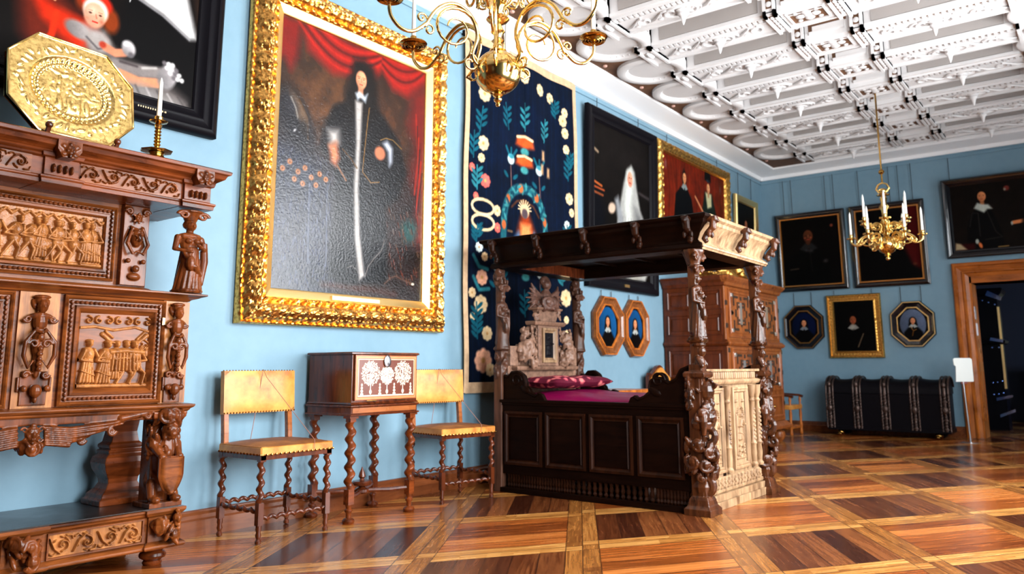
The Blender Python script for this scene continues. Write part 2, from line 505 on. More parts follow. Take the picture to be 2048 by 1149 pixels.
cFB = M.ramp(g * .8 + rnd * .42 - .11, [(.30, (.036, .008, .003)), (.52, (.10, .025, .007)), (.74, (.22, .068, .018))])
cB = M.mix(isA, cBB, cBA)
cF = M.mix(runA, cFB, cFA)
c = M.mix(bord, cF, cB)
fr = (acr * 5.0) - bi
gap = (fr.mn(fr.inv()) < .03) * bord.inv()
e1 = (fu - W_).abs().mn((fv - W_).abs()).mn((fu - 1 + W_).abs()).mn((fv - 1 + W_).abs())
edge = (e1 < .004).mx(fu.mn(fu.inv()).mn(fv.mn(fv.inv())) < .004)
gl = gap.mx(edge)
c = M.mix(gl * .7, c, (.02, .006, .003))
big = M.noise(.9, 3)
M.set(color=c, rough=(g * .14 + big * .16 + .10), coat=.12, coatr=.12, spec=.4)
M.bump((g * .3) - gl + M.noise(2.2, 2) * .6, .12, .004)
FLOORM = M.m

def sbox(name, mat, *b, kind=True):
    o = MB().box(*b).build(name, mat, smooth=0)
    if kind: struct(o)
    return o
sbox('floor', FLOORM, -0.3, RX + .3, FY - .3, 19.2, -.12, 0)
CZ = 4.86
sbox('wall_left', WALLM, -.3, 0, FY, BY, 0, CZ)
sbox('wall_front', WALN, -.3, RX + .3, FY - .3, FY, 0, CZ)  # unseen wall; dark wood chosen to kill bounce onto the bed side
DX0, DX1, DZ = 3.20, 4.36, 2.36          # door opening
b = MB(); b.box(-.3, DX0, BY, BY + .45, 0, CZ); b.box(DX1, RX + .3, BY, BY + .45, 0, CZ); b.box(DX0, DX1, BY, BY + .45, DZ, CZ)
struct(b.build('wall_back', WALLM, smooth=0))
b = MB(); prev = FY
for (a, c_) in WIN:
    b.box(RX, RX + .3, prev, a, 0, CZ); b.box(RX, RX + .3, a, c_, 0, WZ0); b.box(RX, RX + .3, a, c_, WZ1, CZ); prev = c_
b.box(RX, RX + .3, prev, BY, 0, CZ)
struct(b.build('wall_right', WALLM, smooth=0))
for i, (a, c_) in enumerate(WIN):
    f = MB()
    for y0, y1, z0, z1 in ((a, a + .06, WZ0, WZ1), (c_ - .06, c_, WZ0, WZ1), (a + .06, c_ - .06, WZ0, WZ0 + .07), (a + .06, c_ - .06, WZ1 - .07, WZ1), ((a + c_) / 2 - .05, (a + c_) / 2 + .05, WZ0 + .07, WZ1 - .07), (a + .06, c_ - .06, 2.75, 2.85)):
        f.box(RX + .08, RX + .16, y0, y1, z0, z1)
    for k in range(1, 4):
        z = WZ0 + .07 + (2.75 - WZ0) * k / 4
        f.box(RX + .1, RX + .13, a + .06, c_ - .06, z - .012, z + .012)
    struct(f.build('window_%d' % (i + 1), WHITEW, smooth=0))
# ---- skirting boards
def skirting(name, x0, x1, y0, y1, ax):
    pr = [(0, 0), (.034, 0), (.034, .10), (.026, .112), (.026, .135), (.012, .150), (.012, .160), (0, .165)]
    b = MB()
    if ax == 'y': b.rings([[(x0 + p, y, z) for p, z in pr] for y in (y0, y1)])
    else: b.rings([[(x, y0 - p, z) for p, z in pr] for x in (x0, x1)])
    struct(b.build(name, BASEW, smooth=0))
skirting('baseboard_left', 0, 0, FY, BY, 'y')
skirting('baseboard_back', 0, 2.98, BY, BY, 'x')
skirting('baseboard_right', 4.58, RX, BY, BY, 'x')
# ---- cornice: cove projecting from the walls, and picture rail below it
pr = [(0, 4.46), (.035, 4.46), (.05, 4.49), (.06, 4.515), (.16, 4.535), (.30, 4.545), (.375, 4.56), (.385, 4.585), (.40, 4.60), (.40, 4.66), (.0, 4.70)]
struct(MB().rings([[(p, y, z) for p, z in pr] for y in (FY, BY)]).build('trim_1', WHITEW, smooth=20))
struct(MB().rings([[(x, BY - p, z) for p, z in pr] for x in (0.0, RX)]).build('trim_2', WHITEW, smooth=20))
struct(MB().rings([[(RX - p, y, z) for p, z in pr] for y in (FY, BY)]).build('trim_3', WHITEW, smooth=20))
struct(MB().box(0, .018, FY, BY, 4.395, 4.43).build('trim_4', WALLM, smooth=0))
struct(MB().box(0, RX, BY - .018, BY, 4.395, 4.43).build('trim_5', WALLM, smooth=0))

PLDK2 = plain('dentil_shade_tan', (.22, .14, .09), .7)  # tan that paints the shade between the dentils
# ---- coffered plaster ceiling
ceil = struct(MB().box(-.3, RX + .3, FY - .3, BY + .45, 4.80, 5.0).build('ceiling', WHITE, smooth=0))
P_ = .90; YK = [8.29 + P_ * k for k in range(-12, 6)]
MX = 2.81; SZ = 4.55
def beam(y, detail=True):
    b = MB()
    # body, soffit z=SZ, face at y
    b.box(1.06, RX - 1.06, y, y + .44, SZ, 4.80)
    b.box(1.06, RX - 1.06, y - .025, y, SZ + .215, 4.80)
    b.box(1.06, RX - 1.06, y - .014, y, SZ, SZ + .035)
    b.box(1.06, RX - 1.06, y + .03, y + .045, SZ - .02, SZ); b.box(1.06, RX - 1.06, y + .12, y + .135, SZ - .022, SZ); b.box(1.06, RX - 1.06, y + .41, y + .44, SZ - .03, SZ)
    o = b.build('ceiling_beam', WHITE, ceil, smooth=0)
    g_ = MB()
    for x0, x1 in ((1.30, 2.38), (3.24, RX - 1.30)):
        g_.box(x0, x1, y - .010, y, SZ + .045, SZ + .215)
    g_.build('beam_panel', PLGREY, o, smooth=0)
    d = MB(); x = 1.20
    while x < RX - 1.2:
        if not (2.40 < x < 3.18): d.box(x, x + .032, y + .055, y + .112, SZ - .022, SZ)
        x += .058
    d.build('dentil_row', WHITE, o, smooth=0)
    MB().box(1.2, RX - 1.2, y + .048, y + .118, SZ - .0015, SZ).build('dentil_shade_strip', PLDK2, o, smooth=0)  # flat dark underlay as painted shade in the dentil gaps
    # foliage and strapwork on the soffit
    if detail:
        f = MB(); rg = random.Random(int(y * 100))
        for s_ in (-1, 1):
            for k in range(4):
                cx = MX + s_ * (.55 + .27 * k); cy = y + .26 + .02 * (k % 2)
                f.scroll((cx, cy, SZ - .008), .085, .014, 1.2, 'z', s_ * (1 if k % 2 else -1), rg.random() * 6, .4)
                f.tube([(cx + s_ * .05, cy - .07, SZ - .01), (cx + s_ * .15, cy + .02, SZ - .02), (cx + s_ * .24, cy + .07, SZ - .01)], [.008, .016, .006], 6)
                f.ell((cx + s_ * .12, cy + .07, SZ - .008), (.03, .022, .014), 7, 4)
        f.build('foliage_relief', WHITE, o)
        for s_ in (-1, 1):
            px = MX + s_ * .965 + (.0 if s_ > 0 else .02)
            p = MB(); p.lathe([(.065, 0), (.07, -.02), (.045, -.035), (.05, -.06), (.028, -.085), (.018, -.13), (.004, -.165)], (px, y + .27, SZ), 10)
            p.build('ceiling_pendant', WHITE, o)
        rg2 = MB()
        for s_ in (-1, 1):
            px = MX + s_ * .965
            pts = [(px + .17 * cos(a), y + .27 + .1 * sin(a), SZ - .012) for a in [2 * PI * i / 20 for i in range(21)]]
            rg2.tube(pts, .016, 6)
        rg2.build('oval_strapwork', WHITE, o)
    return o
def block(x0, x1, y, parent, centre=True):
    """console wrapping face and soffit: two slotted pilasters with a hollow field between"""
    b = MB(); g_ = MB(); pw = .125 if centre else .16
    t = .05
    ps = [(x0, x0 + pw), (x1 - pw, x1)] if centre else [(x0, x1)]
    for (a, c_) in ps:
        for (e0, e1) in ((a, a + .03), (c_ - .03, c_)):
            b.box(e0, e1, y - t - .02, y + .01, SZ - .05, 4.78); b.box(e0, e1, y - t - .02, y + .45, SZ - .05, SZ + .01)
        b.box(a, c_, y - t, y + .0, SZ - .01, 4.78)
        b.box(a, c_, y - t, y + .44, SZ - .028, SZ)
        g_.box(a + .022, c_ - .022, y - t - .002, y - t, SZ + .035, 4.76)
        if centre: g_.box(a + .03, c_ - .03, y + .0, y + .38, SZ - .030, SZ - .028)
        mid = (a + c_) / 2
        if centre:
            for z in (SZ + .075, SZ + .16): b.lathe([(.026, 0), (.03, .012), (.012, .02)], (mid, y - t - .002, z), 10, 'y')
            for k in range(5): b.ell((mid, y + .04 + .075 * k, SZ - .034), (.024, .036, .014), 7, 4)
        else:
            pts = [(mid + .032 * cos(q), y - t - .008, SZ + .12 + .055 * sin(q)) for q in [2 * PI * i / 14 for i in range(15)]]
            b.tube(pts, .009, 6)
            b.ell((mid, y + .14, SZ - .04), (.04, .08, .025), 8, 5)
    o = b.build('ceiling_console', WHITE, parent, smooth=30)
    if centre:
        c = MB(); a, c_ = x0 + pw, x1 - pw
        c.box(a, c_, y - .02, y, SZ + .0, 4.78)
        c.box(a, c_, y - .02, y + .44, SZ - .012, SZ)
        # slot: raised scroll lip; the hollow's shade is a flat dark plate
        c.box(a + .05, c_ - .06, y - .045, y - .02, SZ + .045, SZ + .075)
        c.box(a + .085, c_ - .06, y - .04, y - .02, SZ + .075, SZ + .13)
        # soffit frame and quatrefoil
        for q in ((a + .05, c_ - .05, y + .05, y + .068), (a + .05, c_ - .05, y + .35, y + .368), (a + .05, a + .068, y + .068, y + .35), (c_ - .068, c_ - .05, y + .068, y + .35)):
            c.box(q[0], q[1], q[2], q[3], SZ - .03, SZ - .012)
        mx_ = (a + c_) / 2
        for ddx, ddy in ((.0, .0), (.075, .0), (-.075, .0), (0, .07), (0, -.07)): c.ell((mx_ + ddx, y + .21 + ddy, SZ - .02), (.048, .048, .014), 9, 4)
        for ddx in (-.1, .1):
            for ddy in (-.09, .09): c.ell((mx_ + ddx, y + .21 + ddy, SZ - .02), (.026, .026, .012), 7, 4)
        c.build('console_field', WHITE, parent, smooth=30)
        h = MB(); h.box(a + .04, c_ - .04, y - .0225, y - .02, SZ + .13, SZ + .175); h.box(a + .04, a + .08, y - .0225, y - .02, SZ + .05, SZ + .13)
        h.box(a + .068, c_ - .068, y + .068, y + .35, SZ - .0145, SZ - .012)
        h.build('console_shade_plate', PLDK, parent, smooth=0)  # flat dark plates paint the shade of recesses
    g_.build('pilaster_shade_plate', PLDK if not centre else PLDK, parent, smooth=0)  # dark face plates paint the shade between the pilaster rims
# spandrel boards beside the cornice
for s_ in (0, 1):
    xx = (.36, 1.10) if s_ == 0 else (RX - 1.10, RX - .36)
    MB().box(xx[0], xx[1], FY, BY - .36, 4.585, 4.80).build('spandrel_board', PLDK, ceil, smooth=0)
    st = MB()
    for y in YK:
        yy = y + .24
        st.ell(((.47 if s_ == 0 else RX - .47), yy, 4.58), (.028, .028, .02), 7, 4)
    st.build('spandrel_rosette', plain('pink_rosette_%d' % s_, (.6, .34, .27), .6), ceil)
for k, y in enumerate(YK):
    if y > BY - .5: continue
    vis = y > 4.5
    o = beam(y, y > 5.0)
    if y > 4.0: block(2.45, 3.17, y, o)
    if y > 4.0: block(1.02, 1.20, y, o, False)
    if y > 6: block(RX - 1.20, RX - 1.02, y, o, False)
    for s_ in (0, 1):
        if s_ == 1 and y < 4: continue
        cx = .85 if s_ == 0 else RX - .85; cy = y - .23
        r = MB()
        r.lathe([(.27, .20), (.27, .035), (.285, .03), (.30, .008), (.31, 0), (.385, 0), (.405, .012), (.405, .10)], (cx, cy, 4.535), 36)
        for j in range(26):
            a = 2 * PI * j / 26; r.ell((cx + .295 * cos(a), cy + .295 * sin(a), 4.556), (.015, .015, .010), 6, 4)
        r.build('oval_ring', WHITE, ceil, smooth=40)
        d = MB(); d.lathe([(.27, .04), (.272, .046), (0.01, .046)], (cx, cy, 4.535), 30); d.build('ring_dish', WHITE, ceil, smooth=40)

# ---- doorway: casing, jambs, head
b = MB(); x = 3.0
cas = [(0, .045), (.0, .06), (.02, .075), (.05, .08), (.065, .05), (.12, .042), (.135, .058), (.155, .062), (.17, .04), (.22, .03), (.22, 0), (0, 0)]
CW = .22
def side(x0, sg): return [[(x0 + sg * t, BY - d, z0 if t < 0 else (DZ + .10 + CW - t) if z0 else 0) for t, d in cas] for z0 in (0, 1)]
door = struct(MB().rings(side(DX0 - .22 + .0, 1)).build('door_1', CASE, smooth=25))
MB().rings(side(DX1 + .22, -1)).build('door_casing', CASE, door, smooth=25)
hr = []
for e in (0, 1):
    hr.append([((DX0 - .22 + t) if e == 0 else (DX1 + .22 - t), BY - d, DZ + .10 + CW - t) for t, d in cas])
MB().rings(hr).build('door_casing', CASEH, door, smooth=25)
j = MB(); j.box(DX0 - .005, DX0 + .03, BY - .03, BY + .46, 0, DZ + .1)
for zz in ((.25, 1.0), (1.15, 2.15)):
    j.box(DX0 + .03, DX0 + .036, BY + .08, BY + .10, zz[0], zz[1]); j.box(DX0 + .03, DX0 + .036, BY + .36, BY + .38, zz[0], zz[1])
j.build('door_jamb', CASE, door, smooth=0)
MB().box(DX1 - .03, DX1 + .005, BY - .03, BY + .46, 0, DZ + .1).build('door_jamb', CASE, door, smooth=0)
MB().box(DX0, DX1, BY - .03, BY + .46, DZ, DZ + .1).build('door_head', CASEH, door, smooth=0)
sw = MB().box(DX0 + .03, DX0 + .042, BY + .04, BY + .12, 1.80, 2.0).build('wall_switch', STEEL, smooth=0)
tag(sw, 'small grey switch plate on the door jamb', 'switch')
sw = MB().box(DX0 + .03, DX0 + .042, BY + .04, BY + .12, 1.55, 1.74).build('wall_switch', WHITEW, smooth=0)
tag(sw, 'small white plate on the door jamb below the grey switch', 'switch')

# ---- the darker room beyond the doorway
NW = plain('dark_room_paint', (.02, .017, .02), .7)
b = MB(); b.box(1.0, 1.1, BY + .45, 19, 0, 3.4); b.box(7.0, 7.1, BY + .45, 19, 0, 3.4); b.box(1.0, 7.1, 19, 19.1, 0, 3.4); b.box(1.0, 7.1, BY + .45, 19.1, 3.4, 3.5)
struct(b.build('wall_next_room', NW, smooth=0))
l = bpy.data.lights.new('next_room_fill', 'AREA'); l.shape = 'RECTANGLE'; l.size = .8; l.size_y = 1.4; l.energy = 70; l.color = (.4, .58, 1.0)  # added blue fill to brighten the fittings; no window is built here
o = bpy.data.objects.new('next_room_fill', l); COL.objects.link(o); o.location = (6.9, 15.6, 1.7); o.rotation_euler = Euler((R(90), 0, R(90)), 'XYZ')
# ================================================================ PICTURES
def frame_side(w, h, prof, disp=None, step=.03):
    """mitred frame, local xz plane, front -y. prof: list of (t inward from the outer edge, depth). disp(s, t, side) -> extra depth"""
    b = MB(); T = max(t for t, _ in prof)
    for sd in range(4):
        L = w if sd in (0, 2) else h
        n = max(2, int(L / step)) if disp else 2
        rows = []
        for i in range(n):
            q = i / (n - 1); row = []
            for t, d in prof:
                s_ = t + (L - 2 * t) * q
                dd = d + (disp(s_, t, sd, L) if disp and 0 < t < T else 0)
                if sd == 0: p = (-w / 2 + s_, -dd, h - t)
                elif sd == 1: p = (w / 2 - t, -dd, h - s_)
                elif sd == 2: p = (w / 2 - s_, -dd, t)
                else: p = (-w / 2 + t, -dd, s_)
                row.append(p)
            rows.append(row)
        b.rings(rows, False, False, False)
    return b
def dense(prof, k):
    out = []
    for (t0, d0), (t1, d1) in zip(prof, prof[1:]):
        n = max(1, int(abs(t1 - t0) / k))
        for i in range(n): out.append((t0 + (t1 - t0) * i / n, d0 + (d1 - d0) * i / n))
    return out + [prof[-1]]
def picture(name, label, w, h, prof, mat, paint, loc, rz, lean=0, disp=None, step=.03, cat='painting', n=150, canvas=None, inner=None, wires=None, k=.012, smooth=50):
    t = thing(name, label, cat, loc, rz); t.rotation_euler = (R(lean), 0, R(rz)) if rz == 0 else Euler((R(lean), 0, R(rz)), 'XYZ')
    T = prof[-1][0]; pd = dense(prof, k) if disp else prof
    frame_side(w, h, pd, disp, step).build('frame', mat, t, smooth=smooth)
    MB().box(-w / 2 + .005, w / 2 - .005, -.009, 0, .005, h - .005).build('backing_board', BLK, t, smooth=0)
    if inner:
        ip, im = inner
        ip = [(T - .002 + a, d) for a, d in ip]; frame_side(w, h, ip).build('gilt_slip', im, t, smooth=40); T = ip[-1][0]
    P = PT(w - 2 * T + .006, h - 2 * T + .006, n, (.02, .015, .012)); paint(P)
    P.mesh('canvas', canvas or OIL, t, -(w / 2 - T) - .003, T - .003, -max(.012, (prof[-1][1] if not inner else ip[-1][1]) - .004), color=True)
    if wires:
        for x, z1 in wires:
            MB().tube([(x, -.008, h - .02), (x, -.006, z1)], .005, 6).build('hanging_wire', BLKR, t)
    return t
SK = (.78, .50, .36)
def face(P, x, y, s, skin=SK, hair=None, collar=None, turn=0, shoulders=None, rough=None):
    """head and shoulders in picture space; s = face half-height"""
    a = P.asp
    if shoulders: P.poly([(x - 3.1 * s / a, y - 8 * s), (x - 2.7 * s / a, y - 3.6 * s), (x - 1.5 * s / a, y - 2.2 * s), (x, y - 1.2 * s), (x + 1.5 * s / a, y - 2.2 * s), (x + 2.7 * s / a, y - 3.6 * s), (x + 3.1 * s / a, y - 8 * s)], shoulders, .3 * s)
    if hair: P.el(x, y - .25 * s, 1.35 * s, 1.75 * s, hair, .3); P.el(x, y - 1.2 * s, 1.55 * s, 1.3 * s, hair, .3)
    P.seg([(x, y - .6 * s), (x, y - 1.5 * s)], .45 * s, tuple(.8 * c for c in skin))
    P.el(x + turn * .1 * s / a, y, .78 * s, 1.05 * s, skin, .22, shade=.22)
    for e in (-1, 1):
        P.el(x + (e * .32 + turn * .12) * s / a, y + .12 * s, .15 * s, .07 * s, (.10, .05, .04), .6)
        P.seg([(x + (e * .5 + turn * .12) * s / a, y + .28 * s), (x + (e * .15 + turn * .12) * s / a, y + .30 * s)], .06 * s, (.25, .14, .09), .8, .7)
        P.el(x + (e * .42) * s / a, y - .25 * s, .22 * s, .2 * s, (.85, .38, .28), 1, 0, .5)
    P.seg([(x + turn * .2 * s / a, y + .15 * s), (x + turn * .26 * s / a, y - .2 * s)], .08 * s, (.62, .34, .24), .8, .7)
    P.seg([(x + (turn * .15 - .2) * s / a, y - .5 * s), (x + (turn * .15 + .2) * s / a, y - .5 * s)], .07 * s, (.60, .16, .13), .7)
    if collar: P.poly([(x - 1.3 * s / a, y - 1.9 * s), (x - .5 * s / a, y - 1.05 * s), (x, y - 1.35 * s), (x + .5 * s / a, y - 1.05 * s), (x + 1.3 * s / a, y - 1.9 * s), (x + .3 * s / a, y - 2.3 * s), (x, y - 1.7 * s), (x - .3 * s / a, y - 2.3 * s)], collar, .1 * s)

def p_big(P):
    P.C[:] = (.13, .075, .045); P.el(.30, .70, .30, .35, (.30, .18, .09), 1); P.el(.72, .72, .22, .3, (.22, .12, .06), 1)
    P.poly([(-.1, -.1), (-.1, .56), (.1, .60), (.36, .50), (.45, .0), (.5, -.1)], (.085, .10, .15), .1)
    P.poly([(.62, -.1), (.66, .45), (.80, .52), (1.1, .56), (1.1, -.1)], (.10, .055, .05), .1)
    P.nz(.5, 26, 3)
    rg = random.Random(4)
    # patterned cover of the table on the left
    for i in range(520):
        x, y = rg.uniform(0, .40), rg.uniform(.03, .52)
        P.seg([(x, y), (x + rg.uniform(-.012, .012), y - rg.uniform(.008, .03))], rg.uniform(.0015, .004), rg.choice([(.16, .19, .27), (.25, .28, .36), (.06, .07, .11)]), .8, .55)
    for x, y in ((.08, .46), (.13, .43), (.17, .45), (.21, .42), (.26, .44), (.11, .40), (.3, .425), (.24, .395), (.04, .43), (.16, .39)):
        P.el(x, y, .014, .014, (.62, .38, .20), .5); P.el(x, y, .005, .006, (.25, .12, .06), .5)
    for x in (.2, .31): P.seg([(x, .40), (x + .01, .1)], .004, (.33, .36, .42), .8, .7)
    # armour pieces
    P.el(.10, .62, .085, .15, (.07, .07, .09), .4, .5); P.el(.12, .66, .03, .09, (.35, .27, .20), .5, .6); P.el(.08, .67, .035, .06, (.13, .13, .15), .8, .5); P.seg([(.07, .70), (.10, .665), (.115, .63)], .004, (.62, .60, .56), 1, .8); P.el(.10, .58, .012, .006, (.7, .7, .7), .8, .8)
    P.seg([(.12, .70), (.17, .64), (.18, .56)], .006, (.32, .22, .12), 1, .7); P.el(.15, .60, .03, .05, (.10, .085, .08), .8, .3)
    # curtain
    P.poly([(-.05, 1.05), (.10, 1.04), (.16, .90), (.32, .845), (.50, .87), (.62, .90), (.66, .93), (.74, .87), (.86, .86), (1.05, .98), (1.05, 1.2), (-.05, 1.2)], (.50, .06, .03), .02)
    P.poly([(-.02, 1.0), (.11, 1.0), (.10, .86), (.06, .80), (.02, .84), (-.02, .83)], (.42, .05, .02), .02)
    def swag(x0, y0, x1, y1, sag, w_, c, al):
        P.seg([(x0 + (x1 - x0) * k / 14, y0 + (y1 - y0) * k / 14 - sag * sin(PI * k / 14) ** .9) for k in range(15)], w_, c, 1, al)
    for i in range(8):
        swag(.06 + i * .012, 1.03 + i * .01, .66, .97 + i * .012, .125 - i * .013, .011, (.20, .015, .01) if i % 2 else (.66, .10, .05), .75)
    for i in range(5):
        swag(.66, .95 + i * .014, 1.02, 1.02 + .01 * i, .085 - i * .012, .010, (.20, .015, .01) if i % 2 else (.58, .08, .04), .75)
    P.poly([(.90, .9), (1.05, .95), (1.05, .2), (.93, .25), (.96, .42), (.90, .52), (.93, .66), (.87, .74)], (.38, .05, .03), .04, .9)
    for i in range(6): P.seg([(.93 + .012 * i, .80 - .05 * i), (.95, .6 - .05 * i), (.93 + .01 * i, .45 - .05 * i)], .006, (.12, .01, .01) if i % 2 else (.62, .12, .05), .9, .8)
    P.poly([(.83, .30), (.86, .24), (.93, .24), (.96, .31), (.92, .34), (.86, .33)], (.06, .26, .25), .02, .8)
    rgx = random.Random(9)
    for i in range(90):
        x, y = rgx.uniform(.72, .98), rgx.uniform(.08, .38); P.seg([(x, y), (x + .01, y - .02)], .004, rgx.choice([(.36, .14, .07), (.30, .20, .12), (.05, .03, .03)]), .8, .7)
    # figure in the black fur-edged gown
    gown = (.016, .016, .026)
    P.poly([(.46, .79), (.40, .75), (.33, .72), (.27, .62), (.26, .54), (.32, .50), (.36, .44), (.35, .30), (.34, .06), (.46, .03), (.58, .05), (.74, .06), (.71, .36), (.80, .42), (.86, .53), (.80, .66), (.68, .74), (.58, .79)], gown, .012)
    P.poly([(.44, .88), (.46, .935), (.53, .95), (.60, .93), (.62, .86), (.64, .76), (.58, .70), (.44, .70), (.40, .78)], (.03, .018, .014), .02)
    for i in range(10): P.seg([(.37 + i * .035, .5), (.37 + i * .034, .3), (.38 + i * .033, .08)], .004, (.05, .055, .085), .9, .6)
    P.poly([(.475, .77), (.525, .77), (.52, .60), (.515, .42), (.535, .24), (.575, .08), (.54, .06), (.50, .22), (.485, .42), (.49, .60)], (.62, .60, .58), .008)
    for k in range(16): P.seg([(.48, .74 - k * .042), (.53, .735 - k * .042)], .0025, (.44, .42, .40), 1, .5)
    P.seg([(.575, .76), (.565, .70), (.555, .62), (.545, .54), (.54, .49), (.60, .455), (.66, .465)], .0032, (.46, .33, .15), .8)
    P.seg([(.66, .64), (.70, .655), (.75, .657), (.82, .63)], .003, (.48, .36, .18), .8); P.seg([(.40, .56), (.46, .53), (.50, .5)], .006, (.30, .2, .1), .7, .8)
    P.poly([(.30, .62), (.37, .63), (.38, .58), (.32, .56)], (.62, .60, .58), .02); P.poly([(.68, .63), (.71, .645), (.75, .62), (.75, .56), (.73, .54), (.72, .60)], (.66, .68, .72), .012)
    P.poly([(.31, .56), (.36, .58), (.38, .52), (.36, .485), (.33, .50)], (.72, .42, .28), .015); P.el(.66, .585, .035, .034, (.66, .38, .26), .35)
    P.seg([(.37, .49), (.43, .44)], .005, (.45, .30, .2), .6)
    face(P, .51, .862, .040, (.80, .52, .38), None, None, .3); P.el(.51, .918, .045, .02, (.03, .02, .015), .6)
    P.poly([(.475, .80), (.50, .81), (.54, .80), (.56, .815), (.545, .775), (.51, .79), (.49, .775)], (.72, .76, .80), .008)
    P.seg([(.46, .105), (.49, .115), (.52, .10), (.54, .08)], .0035, (.30, .29, .28), .9); P.seg([(.58, .08), (.60, .12), (.64, .155), (.69, .19), (.71, .235)], .004, (.36, .34, .33), .9)
    P.seg([(.72, .06), (.76, .085), (.80, .095), (.87, .08), (.93, .07)], .010, (.30, .20, .15), 1, .7); P.el(.93, .07, .012, .006, (.85, .82, .72), .6)
    P.seg([(.30, .03), (.60, .03), (.8, .02)], .02, (.22, .09, .05), .9, .7)

def p_fam(P):
    # canvas covers Y 1.0..2.78, z 2.78..4.6
    P.C[:] = (.035, .02, .015); P.nz(.3, 10, 2); P.el(1.0, .3, .06, .4, (.16, .10, .07), 1)
    P.poly([(.36, .34), (.43, .30), (.52, .26), (.62, .20), (.60, .06), (.46, .0), (.40, .1)], (.34, .09, .04), .03)
    P.poly([(.42, .245), (.50, .215), (.60, .20), (.66, .16), (.60, .09), (.52, .13), (.46, .17)], (.80, .14, .03), .02)
    P.seg([(.50, .20), (.49, .12), (.46, .06)], .014, (.85, .16, .04), .7)
    P.poly([(.36, .30), (.40, .35), (.44, .30), (.41, .26)], (.55, .53, .52), .02); P.el(.44, .27, .045, .035, (.80, .52, .36), .4, -.3)
    for i in range(4): P.seg([(.45 + .006 * i, .28 - .008 * i), (.49, .26 - .006 * i)], .006, (.82, .54, .38), .6)
    # woman in black with a white linen collar
    P.poly([(.66, .5), (.72, .36), (.70, .20), (.72, .05), (1.0, -.05), (1.02, .25), (.97, .42), (.9, .6)], (.018, .014, .016), .02)
    P.poly([(.72, .385), (.78, .55), (.92, .55), (.96, .40), (1.0, .275), (.97, .265), (.86, .325), (.75, .36)], (.78, .77, .76), .012)
    P.seg([(.75, .357), (.86, .322), (.97, .265)], .006, (.55, .54, .55), .8, .7); P.seg([(.80, .5), (.84, .40), (.90, .32)], .01, (.60, .60, .62), 1, .6)
    P.el(.86, .52, .08, .07, (.75, .48, .34), .5)
    # skirt and sleeves of the child and of the woman
    P.poly([(.60, .17), (.66, .16), (.72, .12), (.80, .10), (.88, .08), (.97, .03), (1.0, -.05), (.60, -.05)], (.34, .31, .30), .025)
    P.el(.57, .165, .055, .036, (.50, .47, .46), .35, -.35, shade=.3); P.el(.64, .145, .05, .04, (.55, .52, .50), .4, 0, shade=.3)
    P.poly([(.59, .19), (.66, .19), (.69, .13), (.62, .11)], (.58, .55, .53), .02); P.seg([(.60, .15), (.64, .12), (.67, .13)], .006, (.26, .24, .25), .9, .8)
    P.seg([(.665, .135), (.70, .125), (.73, .135)], .018, (.74, .46, .34), .4); P.el(.655, .14, .016, .016, (.62, .20, .13), .5)
    P.el(.745, .155, .030, .036, (.62, .60, .60), .35, .3, shade=.4); P.el(.735, .17, .016, .014, (.75, .74, .74), .6); P.el(.755, .135, .014, .014, (.35, .33, .34), .6)
    P.seg([(.70, .08), (.78, .085), (.86, .10)], .03, (.46, .43, .42), .5); P.seg([(.72, .10), (.78, .10)], .008, (.25, .22, .22), .9); P.seg([(.80, .10), (.85, .115)], .008, (.66, .64, .62), .9)
    P.seg([(.72, .055), (.79, .045), (.86, .06)], .022, (.76, .50, .36), .35)
    P.el(.895, .095, .042, .062, (.52, .50, .50), .3, -.3, shade=.35)
    for i in range(12): P.el(.880 + .013 * (i % 4) + .003 * i, .145 - .016 * (i // 3), .013, .012, (.82, .81, .80) if i % 3 else (.38, .36, .37), .6, i)
    P.poly([(.72, .03), (.80, .04), (.88, .03), (.97, .01), (.99, -.1), (.7, -.1)], (.47, .45, .44), .02)
    for k in range(6): P.seg([(.74 + .04 * k, .03), (.77 + .045 * k, -.03)], .007, (.24, .22, .22) if k % 2 else (.66, .64, .63), 1, .7)
    # bonnet and face
    P.el(.675, .235, .038, .058, (.46, .17, .04), .45, .15); P.el(.578, .275, .034, .048, (.44, .14, .035), .5)
    P.el(.625, .282, .060, .042, (.78, .12, .05), .3); P.el(.622, .252, .048, .050, (.86, .80, .76), .25)
    P.el(.620, .235, .041, .052, (.80, .56, .45), .22, shade=.22); P.el(.612, .25, .028, .022, (.90, .72, .62), .9, 0, .7)
    for e in (-1, 1):
        P.el(.622 + e * .017, .240, .0075, .0042, (.10, .06, .05), .5); P.el(.62 + e * .024, .218, .011, .009, (.88, .42, .32), 1, 0, .8)
        P.seg([(.614 + e * .017, .248), (.628 + e * .017, .249)], .002, (.45, .26, .18), .8, .6)
    P.seg([(.624, .238), (.627, .226)], .004, (.66, .38, .29), .8); P.seg([(.615, .212), (.631, .211)], .004, (.70, .16, .12), .6); P.el(.645, .215, .012, .03, (.55, .30, .22), 1, 0, .5)
    P.seg([(.755, .42), (.735, .33)], .003, (.75, .75, .75), .7)

